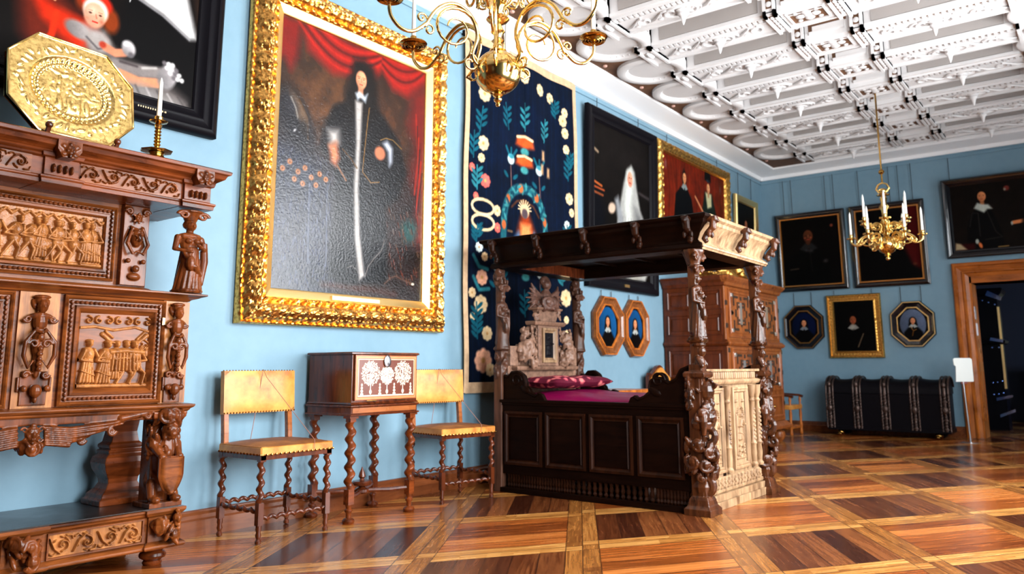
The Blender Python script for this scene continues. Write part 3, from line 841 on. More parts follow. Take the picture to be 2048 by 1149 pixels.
def p_nun(P):
    P.C[:] = (.045, .035, .03); P.el(.5, .85, .7, .35, (.075, .062, .058), 1); P.nz(.35, 14, 5)
    P.poly([(-.1, -.1), (-.1, .5), (.1, .55), (.2, .45), (.25, .1), (.3, -.1)], (.025, .028, .045), .05)
    P.seg([(.0, .60), (.14, .58)], .012, (.62, .30, .14), .7); P.seg([(.0, .565), (.18, .555)], .010, (.55, .24, .12), .7); P.seg([(.0, .53), (.16, .52)], .012, (.45, .22, .12), .7)
    P.seg([(.0, .82), (.08, .80)], .016, (.50, .42, .34), .8)
    P.seg([(.8, .62), (1, .60)], .02, (.18, .16, .16), .9)
    P.poly([(.30, .10), (.40, .36), (.46, .52), (.52, .66), (.58, .76), (.66, .80), (.72, .76), (.76, .64), (.82, .50), (.92, .40), (.95, .32), (.86, .26), (.96, .06), (.9, .0), (.3, .0)], (.60, .60, .58), .015)
    P.poly([(.57, .74), (.66, .78), (.70, .70), (.64, .50), (.70, .2), (.58, .18), (.54, .50)], (.74, .75, .72), .02)
    P.poly([(.72, .5), (.84, .44), (.84, .26), (.74, .28)], (.36, .36, .36), .04)
    P.poly([(.36, .52), (.42, .55), (.50, .42), (.50, .34), (.42, .36)], (.50, .51, .52), .02); P.el(.31, .455, .06, .045, (.72, .62, .54), .4, .4)
    P.el(.635, .695, .042, .062, (.78, .52, .42), .25, shade=.2); P.seg([(.62, .67), (.65, .668)], .006, (.6, .2, .16)); P.el(.622, .705, .008, .005, (.12, .07, .06)); P.el(.655, .705, .008, .005, (.12, .07, .06))
    P.el(.82, .30, .035, .03, (.75, .5, .4), .5)
    for i in range(6): P.seg([(.50 + i * .05, .42), (.44 + i * .08, .08)], .006, (.42, .42, .42), .9, .6)
    P.poly([(.10, .16), (.30, .19), (.38, .06), (.16, .02)], (.56, .54, .46), .012); P.poly([(.55, .12), (.78, .12), (.88, .04), (.66, -.02)], (.55, .54, .50), .012)
def p_couple(P):
    P.C[:] = (.36, .09, .03); P.nz(.3, 8, 6)
    for i in range(16):
        x = .0 + i * .07; P.seg([(x, 1.05), (x + .05 * sin(i), .5), (x + .02, -.05)], .02, (.14, .03, .012) if i % 2 else (.52, .17, .06), 1, .6)
    P.el(.06, .84, .05, .10, (.42, .22, .20), .6)
    P.poly([(.16, -.05), (.20, .45), (.27, .58), (.38, .58), (.44, .45), (.50, -.05)], (.012, .014, .02), .02)
    P.el(.33, .72, .085, .20, (.05, .05, .04), .4)
    face(P, .335, .745, .085, (.78, .52, .34), None, (.45, .5, .5)); P.poly([(.66, .98), (.70, 1.02), (.76, .98), (.77, .86), (.66, .86)], (.02, .02, .02), .015)
    P.poly([(.60, .30), (.66, .66), (.78, .66), (.86, .30)], (.06, .10, .08), .03); P.poly([(.67, .66), (.77, .66), (.77, .45), (.70, .40)], (.70, .68, .52), .02)
    face(P, .72, .74, .085, (.80, .56, .38)); P.seg([(.50, .52), (.56, .42), (.62, .32)], .03, (.72, .45, .30), .6); P.el(.72, .86, .1, .03, (.10, .12, .16), .5)
    P.el(.93, .80, .04, .1, (.35, .2, .18), .7)
def p_dark(fx, fy, s, bgc=(.03, .022, .018), hair=(.05, .03, .02), collar=None, sh=(.012, .010, .012), extra=None, seed=1, skin=(.50, .29, .19)):
    def f(P):
        P.C[:] = bgc; P.nz(.35, 10, seed); face(P, fx, fy, s, skin, hair, collar, .3, sh)
        if extra: extra(P)
    return f
def x_p1(P): P.seg([(.42, .52), (.52, .5)], .03, (.20, .19, .20), .9, .6); P.seg([(.12, .24), (.26, .25)], .016, (.32, .26, .20), .9, .6); P.el(.88, .86, .03, .03, (.45, .22, .15), .6); P.el(.74, .34, .05, .04, (.16, .14, .14), .8); P.seg([(.48, .5), (.5, .2)], .006, (.15, .13, .12), .9, .6)
def x_p2(P): P.poly([(.74, 1.02), (1.02, 1.02), (1.02, .1), (.86, .2), (.72, .5), (.82, .75)], (.24, .02, .015), .03); P.poly([(.1, -.1), (.2, .3), (.42, .5), (.6, .45), (.76, .2), (.8, -.1)], (.006, .005, .006), .03); P.el(.9, .2, .04, .03, (.34, .2, .12), .8, 0, .7)
def p_three(P):
    P.C[:] = (.05, .028, .018); P.nz(.5, 14, 8)
    P.poly([(.10, -.05), (.12, .35), (.16, .56), (.26, .64), (.34, .56), (.40, .25), (.42, -.05)], (.008, .007, .008), .015)
    P.seg([(.14, .35), (.17, .56), (.22, .55), (.22, .2)], .008, (.17, .15, .14), .9, .8); P.seg([(.29, .6), (.35, .25), (.40, .16), (.26, .14)], .010, (.16, .14, .12), .9, .8)
    face(P, .262, .80, .080, (.74, .46, .29)); P.poly([(.19, .63), (.22, .71), (.26, .68), (.31, .67), (.34, .60), (.30, .60), (.27, .55)], (.68, .70, .66), .015)
    P.el(.47, .885, .05, .05, (.40, .15, .12), .5); P.el(.455, .87, .02, .03, (.5, .5, .44), .7)
    P.seg([(.50, .36), (.56, .37), (.66, .40)], .035, (.82, .48, .28), .5); P.el(.485, .35, .02, .04, (.60, .62, .58), .6)
    P.poly([(.0, .10), (.17, .10), (.17, .0), (.0, .0)], (.16, .015, .012), .02); P.poly([(.0, .01), (.01, .12), (.05, .10), (.10, .01)], (.62, .55, .42), .015); P.el(.19, .12, .03, .05, (.60, .62, .58), .5); P.el(.215, .06, .028, .06, (.82, .42, .22), .5, .3)
    face(P, .72, .78, .085, (.8, .5, .3), (.04, .02, .01), (.5, .5, .48), .3, (.01, .01, .01)); P.seg([(.36, .015), (.44, .02)], .012, (.45, .35, .2), .6)

# ---- big gilt frame
def gdisp(s_, t, sd, L):
    q = (s_ / .155) % 1.0; u = (t - .10) / .075
    a = max(0, 1 - ((q - .5) / .42) ** 2 - u * u) ** .5 * .022 if abs(u) < 1 else 0      # leaf swags on the outer roll
    b_ = .010 * max(0, sin(s_ / .019)) * max(0, 1 - abs((t - .185) / .02)) * 1.6             # inner beading
    c = .010 * sin(s_ / .011 + 9 * sin(t * 60)) * sin(t / .011) * (1 if .02 < t < .20 else 0)
    e = min(s_, L - s_)
    k = .02 * max(0, 1 - (e / .25)) * abs(sin(e * 40 + t * 30)) if t < .2 else 0
    return a + b_ + c * .8 + k
pr = [(0, 0), (0, .045), (.012, .055), (.022, .045), (.05, .085), (.10, .125), (.145, .105), (.16, .062), (.172, .07), (.19, .085), (.205, .06), (.215, .052), (.235, .046), (.252, .048), (.27, .030)]
t = picture('gilt_portrait', 'huge carved gilt framed full-length portrait of a long-haired person in a black fur-edged gown', 2.12, 2.66, pr, GILT, p_big, (.012, 4.25, 1.395), 90, .3, gdisp, .010, n=300, k=.007, smooth=60)
# pale inner slip
frame_side(2.12 - .40, 2.66 - .40, [(0, .066), (.004, .07), (.05, .052), (.066, .040), (.07, .03)]).build('gilt_slip', GILTP, t, smooth=30).location = (0, 0, .20)
MB().box(-.25, .25, -.078, -.06, .215, .245).build('name_plate', GILTP, t, smooth=0)
# ---- family group top left
pr = [(0, 0), (0, .05), (.02, .07), (.05, .07), (.06, .058), (.10, .052), (.115, .06), (.13, .045), (.16, .028), (.17, .03), (.18, .02)]
t = picture('family_portrait', 'black framed painting of a child in red bonnet and white-collared woman above the sideboard', 2.16, 2.16, pr, BLK, p_fam, (.012, 1.87, 2.665), 90, 1.0, n=330, canvas=OILM)
LET = plain('gold_lettering', (.62, .46, .24), .5)
b = MB(); rg = random.Random(5)
for x0, x1 in ((.515, .63), (.66, .70)):
    x = x0
    while x < x1:
        b.box(x, x + .007, -.054, -.052, .078, .098)
        if rg.random() < .6: b.box(x, x + .013, -.054, -.052, rg.choice([.078, .086, .094]), rg.choice([.081, .089, .098]))
        x += .016
# worn gilt inscription strokes on the bottom rail
b.build('gilt_inscription', LET, t, smooth=0)
# ---- nun
pr = [(0, 0), (0, .05), (.02, .07), (.07, .065), (.09, .045), (.14, .04), (.15, .048), (.165, .03), (.175, .02)]
t = picture('nun_portrait', 'tall black framed painting of a person in a white nun habit above the bed canopy', 1.80, 2.24, pr, BLK, p_nun, (.012, 8.72, 2.03), 90, 1.2, n=230, wires=[(-.62, 2.38), (.45, 2.38)], canvas=OILM)
MB().box(-.06, .06, -.075, -.062, .05, .085).build('name_plate', GILTP, t, smooth=0)
# ---- couple in ornate gilt frame
def gd2(s_, t_, sd, L): return .016 * abs(sin(s_ / .045)) * abs(sin(t_ / .045 + 1)) + .006 * sin(s_ / .013) * sin(t_ / .014)
pr = [(0, 0), (0, .05), (.02, .075), (.06, .085), (.11, .07), (.13, .05), (.145, .055), (.16, .03)]
picture('couple_portrait', 'ornate gilt framed double portrait with red curtain beside the nun painting', 2.56, 1.28, pr, GILTD, p_couple, (.012, 10.97, 2.99), 90, 1.2, gd2, .02, n=170, wires=[(-.9, 1.42), (.9, 1.42)], canvas=OILM)
# ---- small gilt
pr = [(0, 0), (0, .04), (.015, .06), (.05, .055), (.08, .035), (.10, .04), (.12, .02)]
picture('small_portrait', 'small plain gilt framed dark portrait high on the left wall near the corner', 1.02, 1.0, pr, GILTP, p_dark(.5, .52, .12, skin=(.55, .32, .22)), (.012, 13.05, 2.98), 90, 1.5, n=100, canvas=OILM, wires=[(-.3, 1.4), (.3, 1.4)])

# ---- octagonal frames
def octpic(name, label, w, h, loc, rz, fm, gm, paint, depth=.06, wires=None, fw=.115):
    t = thing(name, label, 'painting', loc, rz)
    def ring(k):       # octagon with edges inset by k
        a, c = w / 2 - k, h / 2 - k; q = .30 * min(w, h) - k * .42
        q = max(q, .02)
        P8 = [(-a + q, -c), (a - q, -c), (a, -c + q), (a, c - q), (a - q, c), (-a + q, c), (-a, c - q), (-a, -c + q)]
        return P8
    def rr(prof):
        b = MB(); b.rings([[(x, -d, z + h / 2) for x, z in ring(k)] for k, d in prof], True, False); return b
    def rr0(prof):
        b = MB(); b.rings([[(x, -d, z + h / 2) for x, z in ring(k)] for k, d in prof], False, False); return b
    rr([(0, 0), (0, depth * .5), (.012, depth), (.03, depth * .92), (.05, depth * .6), (fw - .02, depth * .45)]).build('frame', fm, t, smooth=20)
    rr0([(fw - .021, depth * .44), (fw - .018, depth * .62), (fw - .004, depth * .62), (fw, depth * .35)]).build('gilt_slip', gm, t, smooth=20)
    rr0([(.012, depth * .96), (.014, depth * 1.06), (.024, depth * 1.06), (.026, depth * .9)]).build('gilt_edge', gm, t, smooth=20)
    P = PT(w - 2 * fw + .02, h - 2 * fw + .02, 110, (.02, .012, .01)); 
    paint(P)
    # cut the canvas to the octagon by folding its corners behind the frame
    def cut(X, Y, Z):
        ax, cz = w / 2 - np.abs(X), h / 2 - np.abs(Z - h / 2); d = np.clip(.30 * min(w, h) + .05 - ax - cz, 0, 9) / 2
        return X - np.sign(X) * d, Y, Z - np.sign(Z - h / 2) * d
    P.mesh('canvas', OILM, t, -(w / 2 - fw + .01), fw - .01, -depth * .30, color=True, fn=cut)
    if wires:
        for x, z1 in wires: MB().tube([(x, -.008, h - .02), (x, -.006, z1)], .005, 6).build('hanging_wire', BLKR, t)
    return t
def p_oval(bgc, fx=.5, fy=.62, s=.10, hair=(.05, .03, .02), collar=(.6, .62, .6), sh=(.015, .012, .015), x=None):
    def f(P):
        P.C[:] = (.04, .02, .014); P.el(.5, .5, .44 * P.asp, .47, bgc, .06, shade=.25)
        C0 = P.C.copy(); face(P, fx, fy, s, (.78, .50, .34), hair, collar, .2, sh)
        if x: x(P)
        m_ = (((P.U - .5) / .44) ** 2 + ((P.V - .5) / .47) ** 2 < .97)[..., None]; P.C = np.where(m_, P.C, C0)
    return f
OWD = wood('octagon_frame_wood', (.075, .020, .005), (.26, .085, .022), .25, 2, 2, .4, .4)
octpic('octagonal_portrait', 'left of the two octagonal wooden framed portraits on the light wall behind the bed', .70, .72, (.012, 8.31, 1.22), 90, OWD, CASE, p_oval((.05, .25, .42), s=.115, fy=.60), wires=[(-.12, .79), (.12, .79)])
octpic('octagonal_portrait', 'right of the two octagonal wooden framed portraits on the light wall behind the bed', .64, .73, (.012, 9.0, 1.21), 90, OWD, CASE, p_oval((.04, .22, .38), s=.115, fy=.60, hair=(.10, .05, .03)), wires=[(-.12, .79), (.12, .79)])
octpic('octagonal_portrait', 'black octagonal framed portrait with dark blue oval, nearest the corner on the back wall', .68, .76, (.64, BY - .012, 1.385), 0, BLKG, GILTL, p_oval((.02, .05, .15), fy=.62, s=.10, collar=(.42, .44, .46)), wires=[(-.15, .98), (.15, .98)])
def x_or(P): P.seg([(.42, .42), (.5, .3), (.6, .34)], .018, (.48, .32, .14), .8); P.seg([(.5, .3), (.46, .15)], .015, (.40, .25, .1), .8)
octpic('octagonal_portrait', 'black octagonal framed portrait with big dark wig, between gilt portrait and doorway', .66, .74, (2.36, BY - .012, 1.385), 0, BLKG, GILTP, p_oval((.30, .34, .42), fy=.60, s=.095, hair=(.02, .016, .016), x=x_or), wires=[(-.15, .98), (.15, .98)])
# ---- back wall pictures
pr = [(0, 0), (0, .05), (.02, .065), (.06, .06), (.075, .045), (.085, .045)]
ins = ([(0, .045), (.003, .056), (.022, .056), (.028, .03)], GILTL)
picture('dark_portrait', 'black and gilt framed very dark portrait on the back wall next to the corner', 1.19, 1.38, pr, BLKG, p_dark(.46, .73, .10, (.012, .008, .008), (.02, .012, .01), (.10, .10, .10), (.006, .006, .006), x_p1, 3, (.30, .15, .08)), (.85, BY - .012, 2.39), 0, 2.0, n=140, canvas=OILM, inner=ins, wires=[(-.42, 2.0), (-.28, 2.0), (.3, 2.0), (.44, 2.0)])
picture('dark_portrait', 'black and gilt framed dark portrait with red curtain behind the far chandelier', 1.15, 1.39, pr, BLKG, p_dark(.46, .73, .10, (.008, .006, .006), (.02, .012, .01), (.06, .06, .06), (.004, .004, .004), x_p2, 4, (.3, .13, .07)), (2.10, BY - .012, 2.385), 0, 2.0, n=140, canvas=OILM, inner=ins, wires=[(-.4, 2.0), (.08, 2.0), (.22, 2.0), (.42, 2.0)])
pr = [(0, 0), (0, .06), (.02, .08), (.06, .075), (.08, .05), (.11, .03), (.12, .02)]
picture('group_portrait', 'wide black framed painting of people in black with white collars above the doorway', 1.86, 1.26, pr, BLKG, p_three, (3.87, BY - .012, 2.76), 0, 2.2, n=150, canvas=OILM, wires=[(-.8, 1.62), (.6, 1.62)])
pr = [(0, 0), (0, .04), (.015, .06), (.03, .06), (.04, .035), (.08, .032), (.09, .05), (.11, .05), (.12, .025)]
def gd3(s_, t_, sd, L): return (.008 * abs(sin(s_ / .016)) if .04 <= t_ <= .085 else 0)
def x_g(P): P.seg([(.55, .08), (.70, .34)], .018, (.34, .27, .2), .8); P.el(.45, .48, .05, .08, (.55, .53, .48), .6)
picture('gilt_small_portrait', 'gilt framed dark portrait between two octagonal pictures on the back wall', .86, 1.06, pr, GILTD, p_dark(.46, .62, .085, (.008, .007, .007), (.03, .015, .01), (.5, .48, .45), (.006, .006, .006), x_g, 5, (.50, .25, .14)), (1.48, BY - .012, 1.225), 0, 1.5, gd3, .02, n=120, canvas=OILM, wires=[(-.3, 1.14), (.3, 1.14)])

# ---- tapestry
def p_tap(P):
    nav = (.008, .045, .115)
    P.C[:] = nav; P.nz(.35, 6, 3)
    for i in range(26): P.seg([(i / 25, 1), (i / 25 + .01 * sin(i), 0)], .004, (.015, .10, .22) if i % 3 else (.0, .02, .06), 1, .4)
    CR = (.86, .74, .56); PKc = (.82, .36, .32); TE = (.05, .30, .36); TL = (.14, .42, .46); OR = (.82, .30, .12); WH = (.78, .84, .82)
    A = P.asp
    def flower(x, y, r, c, c2=None, n_=8):
        for i in range(n_):
            a = 2 * PI * i / n_; P.el(x + r * .62 * cos(a) / A, y + r * .62 * sin(a), r * .42, r * .42, c, .4)
        P.el(x, y, r * .55, r * .55, c, .3); P.el(x, y, r * .28, r * .28, c2 or (.75, .55, .32), .5)
    def sprig(x, y, h, c=TE, n_=3, lean=0):
        P.seg([(x, y), (x + lean, y + h)], .0035, c, .6)
        for i in range(n_):
            q = y + h * (.2 + .75 * i / n_)
            for e in (-1, 1): P.el(x + e * .022 + lean * .5, q + .006 * (e + 1), .018, .0065, c, .35, e * .7)
    def carn(x, y, s):      # fan flower
        P.poly([(x - .06 * s / A, y), (x - .05 * s / A, y + .035 * s), (x, y + .045 * s), (x + .05 * s / A, y + .035 * s), (x + .06 * s / A, y), (x, y - .01 * s)], OR, .008)
        P.seg([(x - .05 * s / A, y + .034 * s), (x, y + .044 * s), (x + .05 * s / A, y + .034 * s)], .009 * s, CR, .6); P.el(x, y - .025 * s, .032 * s, .022 * s, (.22, .50, .50), .4)
    for x, y, r, c in ((.13, .84, .026, CR), (.64, .93, .022, CR), (.75, .92, .020, CR), (.49, .95, .024, CR), (.33, .94, .022, CR), (.87, .86, .022, CR), (.89, .89, .018, CR), (.89, .82, .020, CR), (.90, .765, .018, CR), (.13, .69, .024, CR), (.12, .645, .015, CR), (.15, .58, .022, PKc), (.05, .61, .014, PKc), (.08, .53, .012, PKc), (.93, .60, .022, CR), (.95, .555, .016, CR), (.90, .51, .016, WH), (.12, .30, .024, (.85, .62, .5)), (.05, .255, .016, CR), (.11, .225, .028, CR), (.05, .19, .012, CR), (.15, .145, .022, CR), (.12, .07, .036, (.85, .62, .5)), (.17, .045, .02, CR), (.88, .36, .022, PKc), (.88, .27, .03, CR), (.88, .20, .014, CR), (.88, .15, .02, CR), (.88, .08, .026, CR), (.30, .04, .022, CR), (.5, .05, .024, CR), (.7, .045, .022, CR), (.24, .50, .018, CR), (.24, .45, .016, PKc), (.80, .46, .018, WH), (.84, .40, .014, OR)):
        flower(x, y, r, c)
    # oval strap cartouches
    for cx, cy in ((.13, .48), (.87, .43), (.13, .38)):
        if cy == .38: continue
        for e in (-1, 1):
            pts = [(cx + .045 / A * cos(a), cy + e * .022 + .022 * sin(a)) for a in [2 * PI * i / 16 for i in range(17)]]; P.seg(pts, .006, CR, .5)
    for x, y, h, l in ((.10, .72, .08, .02), (.06, .64, .08, 0), (.09, .55, .07, 0), (.92, .66, .08, 0), (.94, .70, .06, 0), (.90, .45, .06, 0), (.08, .13, .06, 0), (.08, .16, .07, 0), (.34, .76, .08, -.03), (.49, .775, .09, 0), (.67, .76, .08, .02), (.80, .86, .06, 0), (.2, .9, .05, 0), (.08, .40, .05, .01), (.85, .31, .05, 0), (.30, .25, .08, 0), (.66, .25, .08, 0), (.48, .2, .08, 0)):
        sprig(x, y, h, TL if int(x * 100) % 2 else TE, 3, l)
    P.seg([(.06, .36), (.10, .33), (.16, .325)], .008, TL, .6); P.seg([(.06, .30), (.10, .265), (.17, .27)], .008, TL, .6)
    flower(.10, .385, .016, WH); flower(.14, .36, .014, CR)
    carn(.49, .725, .72); carn(.49, .665, .66); carn(.49, .335, .66)
    for x, y in ((.37, .67), (.62, .66), (.24, .335), (.62, .335)):
        for e in (-1, 0, 1): P.seg([(x, y), (x + e * .028 / A, y + .035)], .007, TE, .6)
        P.el(x, y, .022, .018, WH, .3); P.el(x, y + .01, .02, .01, (.2, .5, .55), .5); P.seg([(x, y - .02), (x + .01, y - .09)], .004, (.35, .25, .25), .6)
        for e in (-1, 1): P.el(x + e * .025 / A, y - .05, .018, .008, TE, .4, e * .6)
    for x, y in ((.66, .70), (.65, .655), (.72, .65)): P.poly([(x - .012, y), (x - .01, y + .03), (x + .012, y + .03), (x + .014, y)], (.80, .60, .42), .006)
    # wreath arch with haloed figure
    arc = [(.49 + .19 * cos(a) , .465 + .125 * sin(a)) for a in [PI * i / 22 for i in range(23)]]
    arc = [(.69, .27), (.69, .38)] + arc + [(.29, .38), (.29, .27)]
    P.seg(arc, .019, (.10, .33, .37), .4)
    for i, (x, y) in enumerate(arc[2:-2]):
        for e in (-1, 1): P.el(x + e * .012, y + e * .008, .016, .006, (.20, .47, .48) if i % 2 else (.05, .22, .28), .4, i)
        if i % 5 == 2: P.el(x, y, .014, .017, (.72, .35, .18), .4)
    P.seg([(.38, .525), (.43, .547), (.49, .555), (.56, .54), (.61, .51)], .006, (.30, .16, .10), .8, .9)
    P.poly([(.40, .36), (.43, .46), (.46, .50), (.49, .545), (.53, .50), (.58, .45), (.60, .36)], (.60, .20, .08), .012)
    P.poly([(.37, .36), (.38, .42), (.44, .455), (.47, .43), (.53, .43), (.56, .46), (.62, .41), (.63, .36)], (.24, .48, .68), .010); P.poly([(.46, .48), (.53, .48), (.54, .43), (.50, .41), (.45, .43)], (.90, .56, .32), .01)
    for i in range(10):
        a = PI * i / 9; P.seg([(.49, .525), (.49 + .05 * cos(a), .525 + .030 * sin(a))], .003, CR, .7)
    P.el(.49, .522, .022, .024, CR, .3); P.el(.49, .513, .014, .018, (.32, .26, .28), .3); P.el(.50, .43, .016, .014, WH, .4)
    for x in (.42, .51, .57): P.poly([(x - .02, .355), (x - .02, .39), (x + .012, .39), (x + .016, .355)], OR, .006)
    for x, y in ((.36, .45), (.63, .44)): P.seg([(x - .02, y), (x + .02, y)], .005, (.40, .30, .22), .6)
    P.nz(.22, 60, 11)
t = thing('tapestry', 'tall dark blue woven tapestry with flowers and tan border hanging behind the bed', 'tapestry', (.01, 6.6, .85), 90)
P = PT(1.94, 3.50, 430); p_tap(P)
def wav(X, Y, Z):
    return X + .012 * np.sin(Z * 2.1 + 1) * (X < 0) + .006 * np.sin(Z * 5), Y - .012 * np.sin(X * 9 + .4 * np.sin(Z * 2)) - .006, Z
P.mesh('woven_field', WOVEN, t, -.95, .055, -.035, color=True, fn=wav)
b = MB()
def strip(x0, z0, x1, z1, wd, dep):
    n_ = 50; rows = []
    for i in range(n_ + 1):
        f = i / n_; x, z = x0 + (x1 - x0) * f, z0 + (z1 - z0) * f
        X2 = x + (.012 * sin(z * 2.1 + 1) if x < 0 else 0) + .006 * sin(z * 5); Y2 = -.038 - .012 * sin(x * 9 + .4 * sin(z * 2)) - .006
        if x0 == x1: rows.append([(X2 - wd, Y2, z), (X2 - wd, Y2 - dep, z), (X2 + wd, Y2 - dep, z), (X2 + wd, Y2, z)])
        else: rows.append([(X2, Y2, z - wd), (X2, Y2 - dep, z - wd), (X2, Y2 - dep, z + wd), (X2, Y2, z + wd)])
    b.rings(rows)
strip(-.96, 0, -.96, 3.58, .032, .006); strip(.985, 0, .985, 3.58, .032, .006); strip(-.97, 3.545, .99, 3.545, .045, .007); strip(-.97, .045, .99, .045, .05, .007)
b.build('tapestry_border', TAPB, t, smooth=30)
MB().box(-1.0, 1.0, -.03, 0, 3.53, 3.575).build('hanging_batten', BLK, t, smooth=0)
# ================================================================ CARVED SIDEBOARD
def rinceau(P, ph=0, h=1.0, n_=3, seed=1):
    """scrolling foliage as a height field"""
    rg = random.Random(seed); L = P.asp; st = L / n_
    for i in range(n_):
        cx = st * (i + .5); up = 1 if (i + ph) % 2 else -1
        pts = [(cx - st * .5, .5 - up * .32), (cx - st * .3, .5 + up * .1), (cx - st * .05, .5 + up * .33), (cx + st * .22, .5 + up * .2), (cx + st * .3, .5 - up * .06)]
        P.hs(pts, .045, h, .04)
        P.spiral(cx + st * .04, .5 - up * .02, .27, .045, h, 1.15, -up, PI * .5 * up)
        P.hd(cx + st * .04, .5 - up * .02, .10, .10, h * 1.2)
        for k in range(6):
            a = rg.uniform(0, 2 * PI); r = .36
            P.hd(cx + r * cos(a) * .9, .5 + r * sin(a), .10, .045, h * .8, a + 1.2)
        P.hs([(cx - st * .45, .5 + up * .30), (cx - st * .32, .5 + up * .38), (cx - st * .2, .5 + up * .28)], .05, h * .8, .015)
        P.hs([(cx + st * .2, .5 - up * .40), (cx + st * .4, .5 - up * .38), (cx + st * .45, .5 - up * .2)], .05, h * .8, .015)
def fig(P, x, y0, s, lean=0, arm=1, robe=True, h=1.0):
    hx = x + lean * .8 * s
    P.hd(hx, y0 + .90 * s, .075 * s, .09 * s, h * 1.1); P.hd(hx, y0 + .955 * s, .09 * s, .05 * s, h)
    P.hd(x + lean * .5 * s, y0 + .66 * s, .14 * s, .18 * s, h, lean)
    if robe:
        for k in (-2, -1, 0, 1, 2): P.hs([(x + lean * .35 * s + k * .035 * s, y0 + .58 * s), (x + k * .07 * s, y0 + .06 * s)], .05 * s, h * (.85 - .08 * abs(k)), .045 * s)
        P.hs([(x - .14 * s, y0 + .3 * s), (x + .14 * s, y0 + .2 * s)], .03 * s, h * .9)
    else:
        P.hd(x + lean * .3 * s, y0 + .45 * s, .14 * s, .13 * s, h * .95)
        P.hs([(x + lean * .2 * s, y0 + .42 * s), (x + .16 * s, y0 + .24 * s), (x + .10 * s, y0)], .06 * s, h * .9, .035 * s)
        P.hs([(x + lean * .2 * s, y0 + .42 * s), (x - .08 * s, y0 + .22 * s), (x - .20 * s, y0 + .02 * s)], .06 * s, h * .85, .035 * s)
    P.hs([(x + lean * .6 * s + arm * .1 * s, y0 + .76 * s), (x + arm * .22 * s, y0 + .58 * s), (x + arm * .38 * s, y0 + .60 * s)], .05 * s, h, .035 * s)
    P.hs([(x + lean * .6 * s - arm * .1 * s, y0 + .76 * s), (x - arm * .17 * s, y0 + .54 * s), (x + arm * .08 * s, y0 + .50 * s)], .05 * s, h * 1.05, .035 * s)
def beads(b, x0, x1, z0, z1, y, r, st):
    for (ax, p, q, f) in (('x', x0, x1, z0), ('x', x0, x1, z1), ('z', z0, z1, x0), ('z', z0, z1, x1)):
        L = q - p; k = max(1, int(L / st))
        for i in range(k + 1):
            u = p + L * i / k
            b.ell((u, y, f) if ax == 'x' else (f, y, u), (r * 1.25, r, r * .9) if ax == 'x' else (r * .9, r, r * 1.25), 6, 4)
def rail_frame(b, x0, x1, z0, z1, prof, y):
    """mitred moulding around a panel; prof (t inward, depth)"""
    for sd in range(4):
        rows = []
        for e in (0, 1):
            row = []
            for t, d in prof:
                xa, xb, za, zb = x0 + t, x1 - t, z0 + t, z1 - t
                p = [((xa, zb), (xb, zb)), ((xb, zb), (xb, za)), ((xb, za), (xa, za)), ((xa, za), (xa, zb))][sd][e]
                row.append((p[0], y - d, p[1]))
            rows.append(row)
        b.rings(rows, False, False, False)
def mask(b, c, s, beast=True):
    """grotesque face, front -y"""
    x, y, z = c
    b.ell((x, y, z), (.62 * s, .5 * s, .75 * s)); b.ell((x, y - .35 * s, z - .05 * s), (.16 * s, .26 * s, .3 * s), 8, 6)
    b.ell((x, y - .25 * s, z - .42 * s), (.34 * s, .24 * s, .17 * s))
    for e in (-1, 1):
        b.ell((x + e * .25 * s, y - .36 * s, z + .18 * s), (.13 * s, .11 * s, .10 * s), 8, 5); b.ell((x + e * .27 * s, y - .34 * s, z + .36 * s), (.22 * s, .14 * s, .09 * s), 8, 5, (0, e * .4, 0))
        b.ell((x + e * .36 * s, y - .28 * s, z - .14 * s), (.18 * s, .16 * s, .18 * s), 8, 5); b.scroll((x + e * .68 * s, y - .1 * s, z + .35 * s), .3 * s, .11 * s, 1.1, 'y', e, 0 if e > 0 else PI)
        b.scroll((x + e * .62 * s, y - .1 * s, z - .45 * s), .26 * s, .10 * s, 1.1, 'y', -e, 0 if e > 0 else PI)
        if beast: b.ell((x + e * .5 * s, y - .05 * s, z + .8 * s), (.13 * s, .1 * s, .26 * s), 8, 5, (0, e * .5, 0))
    b.ell((x, y - .15 * s, z + .72 * s), (.28 * s, .22 * s, .22 * s)); b.ell((x, y - .2 * s, z - .78 * s), (.18 * s, .18 * s, .26 * s))
def foliage(b, x, y, z0, z1, r, seed, n_=26, fr=True):
    rg = random.Random(seed)
    for i in range(n_):
        f = (i + .5) / n_; a = rg.uniform(-PI, 0) if fr else rg.uniform(-PI, PI); q = r(f) if callable(r) else r; z = z0 + (z1 - z0) * f
        s = rg.uniform(.22, .42) * q + .006
        if i % 2 and s > .012:
            T = Vector((-sin(a), cos(a), 0)); N = Vector((cos(a), sin(a), 0)); c = Vector((x, y, z)) + N * q * .95; sg = rg.choice((-1, 1)); p0 = rg.uniform(0, 6.28); k = 11
            s *= 1.25
            b.tube([c + (T * cos(p0 + sg * 6.8 * j / k) + Vector((0, 0, 1)) * sin(p0 + sg * 6.8 * j / k)) * s * (1.15 - .95 * j / k) + N * s * .35 * j / k for j in range(k + 1)], [s * (.34 - .12 * j / k) for j in range(k + 1)], 6)
            b.ell(c, (s * .7, s * .7, s * .7), 7, 5)
        else:
            s *= .8; b.ell((x + q * .9 * cos(a), y + q * .9 * sin(a), z), (s * .7, s * .7, s * rg.uniform(1.2, 2.0)), 7, 5, (rg.uniform(-.6, .6), rg.uniform(-.6, .6), 0))
